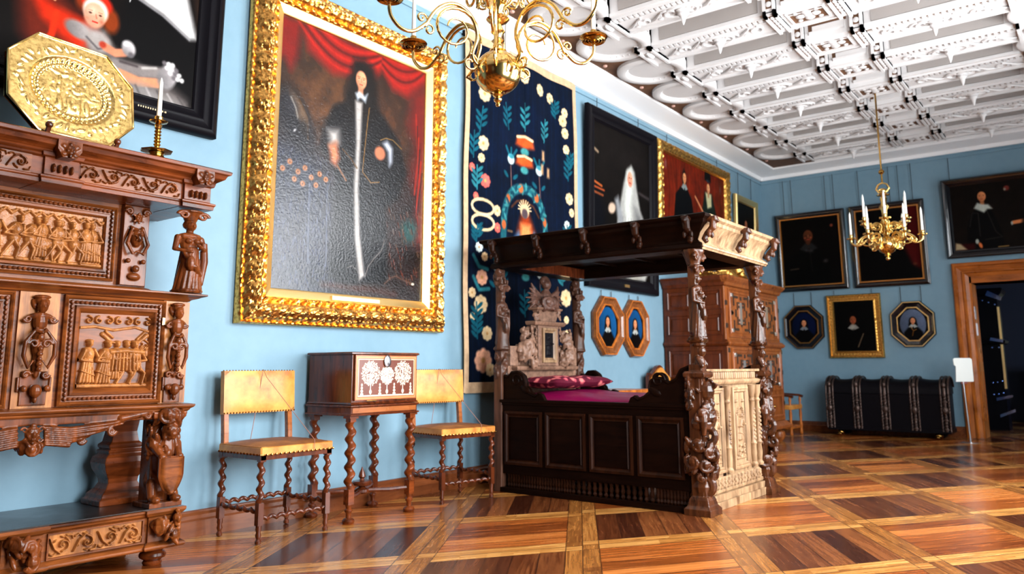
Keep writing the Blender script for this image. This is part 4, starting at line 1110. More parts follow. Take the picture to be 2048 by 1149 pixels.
def statue(b, x, y, z, h, seed=0):
    """draped figure with a capital on its head, front -y"""
    rg = random.Random(seed)
    b.lathe([(.12 * h, 0), (.13 * h, .03 * h), (.10 * h, .05 * h)], (x, y, z), 12)
    b.cap((x, y, z + .10 * h), (x + .01 * h, y, z + .50 * h), .105 * h, .075 * h)
    for k in range(9):
        a = -PI * (k + .2) / 8.4; q = .095 * h
        b.cap((x + q * 1.08 * cos(a), y + q * sin(a), z + .04 * h), (x + q * .55 * cos(a + .35) + .01 * h, y + q * .62 * sin(a + .35), z + .52 * h), .024 * h, .014 * h, 7)
    b.tube([(x + .08 * h, y - .06 * h, z + .20 * h), (x, y - .11 * h, z + .30 * h), (x - .07 * h, y - .07 * h, z + .46 * h)], [.02 * h, .03 * h, .02 * h], 7)
    b.ell((x - .03 * h, y - .10 * h, z + .34 * h), (.04 * h, .04 * h, .09 * h))
    b.ell((x, y, z + .585 * h), (.085 * h, .065 * h, .11 * h)); b.ell((x, y - .01 * h, z + .66 * h), (.105 * h, .06 * h, .05 * h))
    for e in (-1, 1):
        b.ell((x + e * .035 * h, y - .06 * h, z + .60 * h), .03 * h)
        b.cap((x + e * .10 * h, y, z + .65 * h), (x + e * .13 * h, y - .02 * h, z + .50 * h), .030 * h, .024 * h, 8)
        b.cap((x + e * .13 * h, y - .02 * h, z + .50 * h), (x + e * .03 * h, y - .11 * h, z + (.55 if e > 0 else .47) * h), .024 * h, .018 * h, 8)
    b.tube([(x + .115 * h, y - .03 * h, z + .60 * h), (x + .13 * h, y - .02 * h, z + .38 * h), (x + .11 * h, y - .03 * h, z + .10 * h)], [.03 * h, .035 * h, .015 * h], 7)
    b.cap((x, y, z + .68 * h), (x, y, z + .74 * h), .030 * h); b.ell((x, y - .015 * h, z + .785 * h), (.045 * h, .05 * h, .06 * h)); b.ell((x, y + .01 * h, z + .80 * h), (.06 * h, .055 * h, .06 * h))
    b.ell((x, y - .066 * h, z + .78 * h), (.010 * h, .016 * h, .018 * h), 6, 4)
    b.lathe([(.05 * h, 0), (.065 * h, .05 * h), (.085 * h, .09 * h), (.10 * h, .10 * h), (.10 * h, .12 * h)], (x, y, z + .845 * h), 12)
    for e in (-1, 1): b.scroll((x + e * .085 * h, y - .05 * h, z + .90 * h), .05 * h, .022 * h, 1.3, 'y', e, 0 if e > 0 else PI)

def caryatid(b, x, y, z0, z1, w_):
    """half-figure ending in a scrolled shaft, relief on a pilaster; front -y"""
    H = z1 - z0; P = lambda f: z0 + H * f
    b.ell((x, y - .045, P(.88)), (.026, .03, .036)); b.ell((x, y - .025, P(.93)), (.034, .028, .022)); b.ell((x, y - .03, P(.965)), (.044, .026, .012)); b.ell((x, y - .07, P(.875)), (.007, .01, .012), 6, 4)
    for e in (-1, 1):
        b.ell((x + e * .030, y - .012, P(.90)), (.014, .014, .030), 8, 5, (0, e * .3, 0))
        b.scroll((x + e * w_ * .40, y - .03, P(.765)), .020, .009, 1.3, 'y', -e, 0 if e > 0 else PI)
        b.cap((x, y - .035, P(.80)), (x + e * w_ * .30, y - .028, P(.79)), .020, .012, 8)
        b.tube([(x + e * .02, y - .05, P(.68)), (x + e * w_ * .46, y - .055, P(.56)), (x + e * w_ * .48, y - .05, P(.44)), (x + e * w_ * .30, y - .045, P(.33)), (x + e * w_ * .14, y - .04, P(.40))], [.007, .011, .012, .009, .006], 8)
        b.scroll((x + e * w_ * .20, y - .055, P(.54)), .024, .011, 1.1, 'y', e, 0 if e > 0 else PI)
        b.scroll((x + e * w_ * .30, y - .03, P(.27)), .02, .010, 1.1, 'y', -e, 0)
        b.ell((x + e * w_ * .36, y - .04, P(.15)), .017, 8, 6)
        b.box(x + e * w_ * .5 - .006, x + e * w_ * .5 + .006, y - .025, y, P(.12), P(.25))
    b.ell((x, y - .03, P(.74)), (.036, .03, .05)); b.ell((x, y - .03, P(.56)), (.030, .028, .09)); b.ell((x, y - .025, P(.38)), (.020, .02, .08)); b.ell((x, y - .055, P(.60)), (.017, .016, .02))
    b.tube([(x - .028, y - .05, P(.66)), (x, y - .07, P(.645)), (x + .028, y - .05, P(.66))], .008, 6)
    for k in range(5): b.ell((x, y - .06, P(.50 - .045 * k)), (.013 + .003 * (k % 2), .014, .013), 7, 5)
    b.ell((x, y - .045, P(.13)), (.030, .028, .034)); b.ell((x, y - .04, P(.055)), (.012, .014, .02))
    b.box(x - w_ * .42, x + w_ * .42, y - .018, y, P(.0), P(.30))

sb = thing('sideboard', 'huge carved oak sideboard at the far left holding a brass dish and a candlestick', 'sideboard', (0, 1.72, 0), 90)
# base
b = MB()
pb = [(0, .10), (.02, .10), (.028, .108), (.028, .118), (.006, .135), (.0, .14), (0, .272), (.012, .28), (.016, .292), (.026, .298), (.026, .31)]
b.mould(-.79, .79, -.585, -.02, pb)
for c in (-.72, 0, .72):
    w2 = .09
    b.mould(c - w2, c + w2, -.60, -.05, [(0, .10), (.022, .10), (.03, .11), (.03, .12), (.006, .138), (0, .14), (0, .27), (.014, .28), (.026, .296), (.026, .312)])
b.build('base_frieze', OAK, sb, smooth=0, bev=.002)
MB().box(-.80, .80, -.60, -.02, .3125, .318).build('shelf_board', SHELF, sb, smooth=0)
for s_ in (-1, 1):
    P = PT(.475, .115, 74); rinceau(P, 0 if s_ > 0 else 1, 1, 4, 3 + s_)
    x0 = .125 if s_ > 0 else -.60
    P.mesh('frieze_carving', OAKL, sb, x0, .148, -.588, .024)
    f = MB(); rail_frame(f, x0 - .008, x0 + .483, .142, .270, [(0, 0), (0, .012), (.008, .012), (.010, .002)], -.586); f.build('frieze_moulding', OAK, sb, smooth=0)
for x in (-.72, 0, .72):
    b = MB(); mask(b, (x, -.625, .21), .052, False); foliage(b, x, -.612, .15, .265, .065, int(x * 10) + 20, 16)
    b.carve('mask_carving', OAKV if x == 0 else OAK, sb, .004, 1)
for x in (-.72, .72):
    for y in (-.50, -.10):
        if 1: MB().lathe([(.0, 0), (.045, 0), (.05, .006), (.052, .015), (.044, .024), (.05, .030), (.068, .040), (.072, .052), (.066, .066), (.05, .074), (.058, .082), (.07, .09), (.07, .1)], (x, y, 0), 24).build('turned_foot', OAKR, sb, smooth=40)
# rear balusters
for s_ in (-1, 1):
    b = MB(); c = (s_ * .645, -.20, .318)
    pf = [(.15, 0), (.15, .03), (.135, .04), (.13, .06), (.10, .085), (.085, .115), (.088, .14), (.115, .19), (.125, .23), (.118, .26), (.096, .28), (.10, .29), (.10, .30), (.088, .305), (.098, .315), (.098, .33), (.080, .345), (.070, .40), (.078, .46), (.10, .50), (.12, .52), (.12, .53)]
    b.lathe(pf, c, 4, sq=True)
    for v in range(len(b.v)):
        x, y, z = b.v[v]; b.v[v] = (x, c[1] + (y - c[1]) * .75, z)
    b.build('rear_baluster', OAKR, sb, smooth=0, bev=.003)
# front lions bearing shields
for s_ in (-1, 1):
    b = MB(); x, y = s_ * .72, -.52
    b.box(x - .095, x + .095, y - .085, y + .10, .318, .345)
    b.box(x - .07, x + .07, y - .02, y + .09, .34, .80)
    b.ell((x, y - .02, .60), (.07, .07, .16)); b.ell((x, y + .02, .46), (.08, .07, .12))
    foliage(b, x, y - .01, .60, .79, .078, 4 + s_, 40, False)
    b.ell((x, y - .075, .735), (.045, .05, .05)); b.ell((x, y - .11, .72), (.028, .03, .022)); b.ell((x, y - .10, .70), (.03, .03, .015))
    for e in (-1, 1):
        b.ell((x + e * .022, y - .115, .75), (.010, .010, .009), 6, 4); b.scroll((x + e * .06, y - .05, .80), .028, .013, 1.2, 'y', e, 0 if e > 0 else PI)
        b.cap((x + e * .07, y - .04, .66), (x + e * .05, y - .10, .60), .026, .02, 8); b.ell((x + e * .05, y - .11, .595), (.024, .02, .018))
        b.cap((x + e * .055, y - .02, .44), (x + e * .065, y - .05, .37), .032, .026, 8); b.ell((x + e * .06, y - .075, .362), (.030, .036, .02))
    b.mould(x - .088, x + .088, y - .07, y + .10, [(0, .80), (.01, .81), (.012, .84)])
    b.ell((x, y - .08, .825), (.04, .03, .03)); foliage(b, x, y - .03, .79, .835, .075, 19, 14)
    b.carve('lion_support', OAKV, sb, .0042, 1)
    sh = MB(); sh.grid(lambda u, v: (x + (u - .5) * .135 * (1 - .0 * v) * (1 if v > .45 else (.25 + .75 * (v / .45) ** .6)), y - .118 - .028 * (1 - (2 * u - 1) ** 2) ** .5 - .0, .40 + .19 * v), 15, 15)
    sh.build('lion_shield', OAK, sb, smooth=80)
    e_ = MB(); pts = []
    for v in range(0, 11):
        f = v / 10; hw = .0675 * (1 if f > .45 else (.25 + .75 * (f / .45) ** .6)); pts.append((x + hw, y - .118, .40 + .19 * f))
    pts2 = [(2 * x - p[0], p[1], p[2]) for p in pts]; e_.tube(pts, .008, 6); e_.tube(pts2, .008, 6); e_.tube([pts[-1], pts2[-1]], .008, 6); e_.tube([pts[0], pts2[0]], .010, 6)
    e_.build('shield_rim', OAKV, sb)
# apron with winged mask
b = MB(); mask(b, (0, -.60, .762), .058, False)
b.ell((0, -.58, .70), (.075, .03, .03)); foliage(b, 0, -.59, .685, .70, .05, 31, 8)
for s_ in (-1, 1):
    for k in range(5):
        y_ = -.575 - .004 * k
        b.tube([(s_ * .06, y_, .79 - .02 * k), (s_ * (.18 + .0 * k), y_ - .012, .775 - .020 * k), (s_ * (.38 - .055 * k), y_, .79 - .024 * k), (s_ * (.56 - .09 * k), y_ + .01, .815 - .028 * k)], [.016, .022, .018, .006], 8, .6)
    b.scroll((s_ * .40, -.58, .752), .024, .013, 1.2, 'y', -s_, 0 if s_ > 0 else PI); b.scroll((s_ * .245, -.585, .715), .022, .012, 1.2, 'y', -s_, 0 if s_ > 0 else PI)
    b.scroll((s_ * .60, -.58, .825), .03, .014, 1.3, 'y', s_, 0 if s_ > 0 else PI); b.cap((s_ * .45, -.575, .815), (s_ * .60, -.575, .84), .02, .016, 8)
b.box(-.70, .70, -.575, -.555, .80, .85)
b.carve('winged_mask_apron', OAKV, sb, .0042, 1)
# lower cabinet
b = MB()
ledge = [(0, .835), (.03, .838), (.04, .848), (.04, .853), (.055, .862), (.06, .870), (.06, .878), (.03, .884), (0, .886)]
b.mould(-.80, .80, -.555, -.02, ledge)
b.box(-.78, .78, -.54, -.02, .886, 1.475)
b.mould(-.80, .80, -.555, -.02, [(0, 1.470), (.012, 1.474), (.02, 1.482), (.05, 1.492), (.06, 1.497), (.085, 1.505), (.085, 1.515), (.06, 1.519), (0, 1.522)])
b.build('lower_cabinet', OAK, sb, smooth=0, bev=.002)
for s_ in (-1, 1):
    x0, x1 = (.118, .672) if s_ > 0 else (-.672, -.118)
    d = thing('cabinet_door', '', '', (0, 0, 0)); del d['label'], d['category']; 
    b = MB(); rail_frame(b, x0, x1, .890, 1.468, [(0, 0), (0, .022), (.010, .03), (.018, .022), (.022, .014), (.052, .014), (.056, .03), (.068, .034), (.078, .022), (.088, .010), (.092, .004)], -.54)
    b.box(x0 + .01, x1 - .01, -.545, -.54, .90, 1.46)
    dd = b.build('cabinet_door', OAK, sb, smooth=0); bpy.data.objects.remove(d)
    bb = MB(); beads(bb, x0 + .037, x1 - .037, .927, 1.431, -.560, .0105, .023); bb.build('bead_moulding', OAKV, dd)
    W2, H2 = x1 - x0 - .18, 1.468 - .890 - .18
    P = PT(W2, H2, 330)
    if s_ > 0:
        for k in range(7):
            P.spiral(.10 + k * .135, .905, .055, .017, .55, 1.1, 1 if k % 2 else -1, PI / 2)
        P.hs([(0, .80), (.2, .82), (.45, .78), (.75, .83), (1, .76)], .02, .3)
        P.hs([(.78, .40), (.80, .62), (.87, .67), (.95, .62), (.97, .40)], .014, .35); fig(P, .86, .42, .20, 0, 1, True, .45); fig(P, .92, .42, .18, 0, -1, True, .45)
        P.hs([(.30, .72), (.42, .62), (.50, .60)], .035, .45, .01); P.hs([(.92, .72), (.80, .62), (.72, .60)], .035, .45, .01); P.hs([(.34, .76), (.44, .68)], .02, .4); P.hs([(.88, .76), (.78, .66)], .02, .4)
        fig(P, .12, .05, .60, .03, 1, True, .9); fig(P, .33, .04, .60, .10, 1, True, 1.0); fig(P, .64, .05, .60, -.0, -1, False, .7); fig(P, .50, .10, .54, .02, 1, True, .75)
        for k in range(9): P.hs([(.44 + k * .045, .47), (.43 + k * .05, .24)], .030, 1.0 - .04 * (k % 3), .028)
        P.hs([(.40, .48), (.60, .50), (.85, .48)], .045, 1.1); fig(P, .80, .05, .60, -.12, -1, False, .95)
        P.hd(.97, .10, .05, .07, .7); P.hd(.97, .18, .03, .035, .7)
    else:
        for k in range(7): P.spiral(.10 + k * .135, .905, .055, .017, .55, 1.1, 1 if k % 2 else -1, PI / 2)
        fig(P, .2, .05, .6, .05, 1); fig(P, .45, .05, .62, 0, -1, False); fig(P, .72, .05, .6, -.05, -1); fig(P, .95, .12, .5, 0, -1)
        P.hs([(.2, .75), (.5, .84), (.8, .72)], .03, .4)
    P.hs([(0, .03), (P.asp, .03)], .03, .5)
    rr = P.nz(0, 40, 3); P.H += .05 * rr
    P.mesh('relief_panel', OAKL, dd, x0 + .09, .98, -.543, .042)
    MB().box(x1 - .022 if s_ > 0 else x0 + .008, (x1 - .008) if s_ > 0 else x0 + .022, -.572, -.565, 1.33, 1.37).build('hinge', BRASS, dd, smooth=0)
b = MB(); caryatid(b, 0, -.548, .90, 1.465, .15); b.carve('caryatid_pilaster', OAKV, sb, .0034, 1)
for s_ in (-1, 1):
    b = MB(); caryatid(b, s_ * .735, -.55, .89, 1.47, .115); b.carve('corner_caryatid', OAKV, sb, .0034, 1)
for c, w2 in ((0, .075), (-.74, .06), (.74, .06)): MB().box(c - w2 - .02, c + w2 + .02, -.556, -.54, .887, 1.47).build('pilaster_ground', OAKL, sb, smooth=0)
# upper cabinet
b = MB()
b.box(-.64, .64, -.36, -.02, 1.52, 2.04)
b.mould(-.64, .64, -.365, -.02, [(0, 1.52), (.03, 1.522), (.034, 1.535), (.014, 1.55), (0, 1.555)])
b.build('upper_cabinet', OAK, sb, smooth=0)
b = MB(); x0, x1, z0, z1 = -.44, .44, 1.575, 2.005
rail_frame(b, x0, x1, z0, z1, [(0, 0), (0, .022), (.01, .03), (.018, .018), (.044, .018), (.05, .03), (.062, .028), (.072, .012)], -.36)
dd = b.build('upper_door', OAK, sb, smooth=0)
bb = MB(); beads(bb, x0 + .03, x1 - .03, z0 + .03, z1 - .03, -.384, .011, .024); bb.build('bead_moulding', OAKV, dd)
P = PT(.736, .286, 190)
for k in range(13): P.hs([(.04 + k * .2, .93), (.12 + k * .2, .86), (.2 + k * .2, .93)], .028, .5); P.hd(.14 + k * .2, .90, .04, .03, .6)
for x, l_, a, rb in ((.15, 0, 1, 1), (.42, 0, -1, 1), (.66, .02, 1, 1), (.95, .2, 1, 0), (1.2, .25, 1, 0), (1.42, .1, 1, 1), (1.68, .15, 1, 0), (1.85, -.2, -1, 0), (2.08, -.15, -1, 0), (2.25, .0, -1, 1), (2.42, -.1, -1, 1)):
    fig(P, x, .04 + .03 * (rb), .80, l_, a, bool(rb), 1)
P.hd(1.5, .35, .18, .12, .8, .3); P.hs([(1.38, .3), (1.34, .05)], .03, .7); P.hs([(1.62, .3), (1.66, .05)], .03, .7)
P.hs([(0, .03), (P.asp, .03)], .035, .5); P.H += .05 * P.nz(0, 40, 3)
P.mesh('relief_panel', OAKL, dd, -.368, 1.647, -.366, .034)
for s_ in (-1, 1):
    b = MB(); x = s_ * .545; b.box(x - .075, x + .075, -.40, -.36, 1.56, 2.03)
    mask(b, (x, -.42, 1.955), .036, False); b.ell((x, -.41, 1.84), (.034, .035, .055)); mask(b, (x, -.445, 1.835), .026, False); b.tube([(x - .04, -.41, 1.90), (x, -.435, 1.88), (x + .04, -.41, 1.90)], .010, 7)
    for e in (-1, 1): b.tube([(x + e * .03, -.42, 1.90), (x + e * .062, -.43, 1.80), (x + e * .03, -.44, 1.74), (x, -.43, 1.76)], [.008, .012, .010, .006], 8); b.ell((x + e * .045, -.42, 1.70), .015); b.scroll((x + e * .05, -.41, 1.99), .022, .011, 1.1, 'y', e, 0 if e > 0 else PI)
    b.ell((x, -.425, 1.655), .022); b.ell((x, -.41, 1.61), (.04, .02, .02))
    b.carve('mask_pilaster', OAKV, sb, .004, 1)
    b = MB(); statue(b, 0, 0, 1.522, .515, 3 + s_); b.v = [(s_ * .795 + x * 1.42, -.55 + y * 1.3, z) for x, y, z in b.v]; b.carve('corner_statue', OAKV, sb, .0036, 1)
# entablature
b = MB()
ent = [(0, 2.03), (.012, 2.03), (.016, 2.05), (.022, 2.056), (.022, 2.064), (0, 2.072), (0, 2.165), (.016, 2.172), (.02, 2.182), (.034, 2.19), (.04, 2.20), (.075, 2.222), (.085, 2.245), (.10, 2.25), (.105, 2.268), (.09, 2.275)]
b.mould(-.86, .86, -.60, -.02, ent)
for c in (-.79, 0.02, .79):
    b.mould(c - .085, c + .085, -.62, -.3, [(0, 2.028), (.014, 2.028), (.018, 2.05), (.024, 2.056), (.024, 2.066), (0, 2.074), (0, 2.165), (.014, 2.17), (.02, 2.19)])
b.build('entablature', OAKR, sb, smooth=0, bev=.0015)
for s_ in (-1, 1):
    P = PT(.565, .098, 64); rinceau(P, 1, 1, 5, 9 + s_); x0 = .12 if s_ > 0 else -.685
    P.mesh('frieze_carving', OAK, sb, x0, 2.071, -.603, .022)
for c in (-.79, .02, .79):
    b = MB(); b.prism([(c - .06, 2.255), (c + .06, 2.255), (c + .06, 2.20), (c + .035, 2.16), (c - .035, 2.16), (c - .06, 2.20)], -.70, -.60)
    mask(b, (c, -.70, 2.20), .042, False)
    for e in (-.045, -.015, .015, .045): b.ell((c + e, -.63, 2.11), (.010, .02, .025))
    b.carve('lion_mask_bracket', OAKV, sb, .004, 1)

# ================================================================ DISH ON EASEL
t = thing('brass_dish', 'large octagonal hammered brass dish leaning on an easel on the sideboard', 'dish', (.44, 1.84, 2.325), 90)
t.scale = (.94, 1, .94)
t.rotation_euler = Euler((R(-9), 0, R(96)), 'XYZ')
P = PT(.74, .60, 150)
A = P.asp / 2
q = np.abs(P.X - A) / A; r_ = np.abs(P.V - .5) / .5
rad = np.sqrt(((P.X - A) / (A * .60)) ** 2 + ((P.V - .5) / .30) ** 2)
rg = random.Random(2)
P.H = np.where(rad < 1, -1.9 + .0 * rad, np.clip((rad - 1) * 6, 0, 1) * 1.9 - 1.9) 
bump = np.zeros_like(P.H)
def bmp(x, y, r1, r2, h, rot=0):
    dx, dy = P.X - x, P.V - y; c, s = cos(rot), sin(rot)
    d = ((dx * c + dy * s) / r1) ** 2 + ((-dx * s + dy * c) / r2) ** 2
    globals()['bump'] = np.maximum(bump, h * np.sqrt(np.clip(1 - d, 0, 1)))
for k in range(46):
    a = 2 * PI * k / 46
    for rr in (.90, 1.01): bmp(A + A * .60 * rr * cos(a + rr * .7), .5 + .30 * rr * sin(a + rr * .7), .021, .021, .75)
for k in range(44):
    a = 2 * PI * k / 44; rr = rg.uniform(1.28, 1.42); bmp(A + A * .62 * rr * cos(a), .5 + .31 * rr * sin(a), rg.uniform(.02, .05), .018, .45, rg.uniform(0, 3))
for k in range(60):
    a = rg.uniform(0, 2 * PI); rr = rg.uniform(0, .72) ** .6; bmp(A + A * .58 * rr * cos(a), .5 + .28 * rr * sin(a), rg.uniform(.02, .07), rg.uniform(.015, .03), rg.uniform(.15, .5), rg.uniform(0, 3))
for k in range(4): bmp(A - .12 + k * .09, .36, .03, .08, .6, .1)
P.H += bump
P.H += np.clip((np.maximum(q, r_) - .965) * 30, 0, 1) * .5
def octcut(X, Y, Z):
    a, c = .37, .30; ax, cz = a - np.abs(X), c - np.abs(Z - c); d = np.clip(.165 - ax - cz, 0, 9) / 2
    return X - np.sign(X) * d, Y, Z - np.sign(Z - c) * d
P.mesh('dish_bowl', DISH, t, -.37, 0, -.045, .013, fn=octcut)
oc = [(-.205, 0), (.205, 0), (.37, .165), (.37, .435), (.205, .60), (-.205, .60), (-.37, .435), (-.37, .165)]
b = MB(); pts = [(x, -.047, z) for x, z in oc + oc[:1]]
for p, q in zip(pts, pts[1:]): b.cap(p, q, .007, .007, 8)
b.build('dish_rim', BRASS, t, smooth=40)
MB().prism(oc, -.014, -.008).build('dish_back', BRASSD, t, smooth=0)
e = thing('dish_easel', 'dark wooden easel propping up the brass dish', 'easel', (.40, 1.86, 2.275), 96)
b = MB()
for s_ in (-1, 1): b.tube([(s_ * .24, -.06, .014), (s_ * .05, .05, .52)], .013, 8); 
b.tube([(0, .30, .014), (0, .06, .50)], .013, 8); b.tube([(-.2, -.03, .035), (.2, -.03, .035)], .012, 8)
b.build('easel_legs', WALN, e)
for s_ in (-1, 1):
    b = MB(); b.tube([(s_ * .19, -.02, .035), (s_ * .19, -.12, .03), (s_ * .19, -.135, .075)], .014, 8); b.ell((s_ * .19, -.135, .08), .02); b.build('easel_hook', WALN, e)

# ================================================================ CANDLESTICK
t = thing('candlestick', 'brass candlestick with twisted stem on the right of the sideboard top', 'candlestick', (.56, 2.27, 2.275), 90)
b = MB(); b.lathe([(.0, 0), (.075, 0), (.078, .006), (.066, .014), (.045, .03), (.036, .045), (.045, .052), (.03, .058)], n=28)
b.build('foot', BRASS, t)
MB().lathe([(.02, .052), (.088, .060), (.092, .066), (.05, .070), (.02, .074)], n=8).build('drip_tray', BRASSD, t, smooth=30)
b = MB()
for k in range(7): b.lathe([(.013, 0), (.021, .010), (.013, .020)], (0, 0, .072 + k * .020), 16)
b.lathe([(.013, .20), (.022, .222), (.014, .232), (.024, .25), (.024, .27), (.02, .275)], n=16)
b.build('stem', BRASS, t)
MB().lathe([(.018, .232), (.05, .240), (.052, .245), (.02, .246)], n=12).build('sconce_pan', BRASSD, t, smooth=30)
t = tag(MB().lathe([(.0135, 0), (.0135, .02), (.0105, .21), (.004, .235), (.0015, .24)], n=14).build('candle', WAX, None, loc=(.56, 2.27, 2.549)), 'white candle standing in the brass candlestick on the sideboard', 'candle')

# ================================================================ LEATHER CHAIRS
M = MAT('gold_leather'); n_ = M.noise(7, 5, .6)
M.set(color=M.ramp(n_, [(.25, (.24, .065, .010)), (.45, (.52, .20, .035)), (.7, (.72, .34, .075))]), rough=.36, spec=.4)
M.bump(M.noise(50, 4), .12, .004); LEA = M.m
M = MAT('worn_seat_leather'); n_ = M.noise(6, 5, .6)
M.set(color=M.ramp(n_, [(.3, (.09, .026, .007)), (.55, (.20, .066, .016)), (.75, (.36, .14, .035))]), rough=.45)
M.bump(M.noise(50, 4), .15, .004); LEAS = M.m
def cushion(b, x0, x1, y0, y1, z0, z1, pf=.02, nu=16, nv=12):
    """puffed slab"""
    def top(u, v):
        return (x0 + (x1 - x0) * u, y0 + (y1 - y0) * v, z1 - pf + pf * (1 - (2 * u - 1) ** 4) * (1 - (2 * v - 1) ** 4))
    b.grid(top, nu, nv)
    for (a, c, d, e) in ((x0, x1, y0, y0), (x1, x1, y0, y1), (x1, x0, y1, y1), (x0, x0, y1, y0)):
        pass
    b.box(x0, x1, y0, y1, z0, z1 - pf)
def make_chair(label, loc, rz):
    t = thing('leather_chair', label, 'chair', loc, rz, None)
    W, D = .275, .42; XW = .262; yf, yb = -.45, -.03
    for x in (-XW, XW):
        for y in (yf, yb):
            b = MB(); b.box(x - .02, x + .02, y - .02, y + .02, .50, .545)
            b.twist((x, y, .50), (x, y, .245), .0225, 3.4, amp=.24); b.box(x - .019, x + .019, y - .019, y + .019, .115, .25)
            b.lathe([(.006, 0), (.018, .006), (.020, .022), (.012, .035), (.019, .055), (.014, .075), (.019, .09), (.018, .115)], (x, y, 0), 12)
            lg = b.build('leg', WALN, t)
            if y == yf: MB().lathe([(0, -.001), (.012, -.001), (.017, .008), (.012, .016)], (x, y, 0.0012), 10).build('metal_glide', STEEL, lg)
    b = MB(); b.twist((-XW + .019, yf, .155), (XW - .019, yf, .155), .016, 7); b.build('stretcher', WALN, t)
    b = MB(); b.twist((-XW + .019, yb, .215), (XW - .019, yb, .215), .016, 7); b.build('stretcher', WALN, t)
    for x in (-XW, XW):
        b = MB(); b.twist((x, yf + .019, .20), (x, yb - .019, .20), .016, 5); b.build('stretcher', WALN, t)
    b = MB(); b.box(-.28, .28, -.47, -.005, .51, .545); b.build('seat_rail', WALN, t, smooth=0)
    b = MB(); b.box(-.287, .287, -.478, -.01, .538, .592); s = b.build('seat', LEA, t, smooth=0, bev=.008)
    b = MB(); b.grid(lambda u, v: (-.285 + .57 * u, -.476 + .464 * v, .590 + .024 * (1 - (2 * u - 1) ** 4) * (1 - (2 * v - 1) ** 4)), 16, 12); b.build('seat_top', LEAS, s, smooth=80)
    nb = MB()
    for i in range(17): nb.ell((-.28 + .035 * i, -.480, .543), .008, 6, 4)
    for sx in (-1, 1):
        for i in range(14): nb.ell((sx * .289, -.475 + .035 * i, .543), .008, 6, 4)
    nb.build('nail_heads', NAIL, s)
    for x in (-.255, .255):
        b = MB(); b.rings([[(x - .019, -.05 + yy, z), (x + .019, -.05 + yy, z), (x + .019, -.01 + yy, z), (x - .019, -.01 + yy, z)] for z, yy in ((.545, 0), (.60, .002), (.66, .006), (.80, .02), (1.03, .042))]); b.build('back_post', WALNL, t, smooth=0, bev=.003)
    b = MB(); b.box(-.285, .285, -.030, .010, .78, 1.065)
    b.grid(lambda u, v: (-.283 + .566 * u, -.030 - .014 * (1 - (2 * u - 1) ** 4) * (1 - (2 * v - 1) ** 4), .782 + .281 * v), 14, 10)
    o = b.build('backrest', LEA, t, smooth=40); o.rotation_euler = (R(-3), 0, 0); o.location = (0, -.045, .0)
    o.location = (0, -.055 + .0, .0)
    nb = MB()
    for i in range(25): nb.ell((-.28 + .0233 * i, -.012, 1.067), .006, 6, 4); nb.ell((-.28 + .0233 * i, -.034, .786), .006, 6, 4)
    nb.build('nail_heads', NAIL, o)
    b = MB(); b.tube([(.01, -.085, 1.02), (.12, -.487, .61), (.12, -.487, .55)], .0020, 6); b.tube([(.01, -.085, 1.02), (.0, -.055, 1.075), (-.06, -.03, .60)], .0022, 6); b.build('barrier_cord', CORD, t)
    return t
make_chair('gold leather side chair with twisted legs next to the sideboard', (.115, 3.345, 0), 90)
make_chair('gold leather side chair with twisted legs between the writing box and the bed', (.115, 5.16, 0), 80)

# ================================================================ WRITING BOX ON TWISTED STAND
t = thing('cabinet_stand', 'walnut stand with four barley-twist legs under the inlaid writing box', 'stand', (0, 4.165, 0), 90)
TW, TD = .30, .49
for x in (-TW, TW):
    for y in (-.50, -.10):
        b = MB(); b.box(x - .026, x + .026, y - .026, y + .026, .70, .745); b.box(x - .04, x + .04, y - .036, y + .036, .725, .745)
        b.twist((x, y, .70), (x, y, .235), .034, 4.8, seg=14, amp=.24); b.box(x - .026, x + .026, y - .026, y + .026, .13, .235)
        b.lathe([(.0, 0), (.036, 0), (.042, .008), (.044, .022), (.036, .034), (.018, .042), (.018, .07), (.028, .085), (.028, .095), (.018, .105), (.024, .13)], (x, y, 0), 18)
        b.build('leg', WALN if y > -.3 else OAKR, t)
b = MB()
for x in (-1, 1):
    for y in (-.5, -.10): b.tube([(x * TW, y, .18), (x * .17, y * .6 + -.3 * .4, .17), (0, -.30, .175)], .017, 8)
b.lathe([(.05, .155), (.06, .165), (.06, .185), (.03, .195), (.022, .20), (.07, .215), (.078, .235), (.07, .245), (.02, .25), (.015, .26), (.028, .275), (.022, .30), (.008, .33), (.003, .345)], (0, -.30, 0), 20)
b.build('cross_stretcher', WALN, t)
b = MB(); b.mould(-.335, .335, -.535, -.05, [(0, .742), (.012, .742), (.014, .752), (0, .758), (0, .80), (.008, .802), (.012, .812), (.006, .818), (0, .818)], back=False); b.build('stand_frieze', WALN, t, smooth=0, bev=.0015)
b = MB(); b.box(-.32, .32, -.538, -.534, .762, .797); b.build('frieze_inlay', WALNL, t, smooth=0)
t = thing('writing_box', 'brown writing box with white inlaid front flap standing on the twisted stand', 'box', (0, 4.165, .82), 90)
b = MB(); b.mould(-.335, .335, -.535, -.05, [(.002, 0), (.008, .004), (0, .012), (-.004, .016), (-.004, .355), (.004, .36), (.010, .362), (.010, .374), (.002, .378)], back=False); b.build('case', WALN, t, smooth=0, bev=.001)
P = PT(.62, .32, 300, (.55, .24, .09)); P.nz(.15, 30, 4)
A = P.asp; WH_ = (.93, .90, .80)
for k, c in ((.015, (.72, .50, .30)), (.06, (.50, .2, .07)), (.075, (.86, .80, .66)), (.095, (.38, .15, .05))):
    P.poly([(k / A, k), (1 - k / A, k), (1 - k / A, 1 - k), (k / A, 1 - k)], c, .006)
rg = random.Random(3)
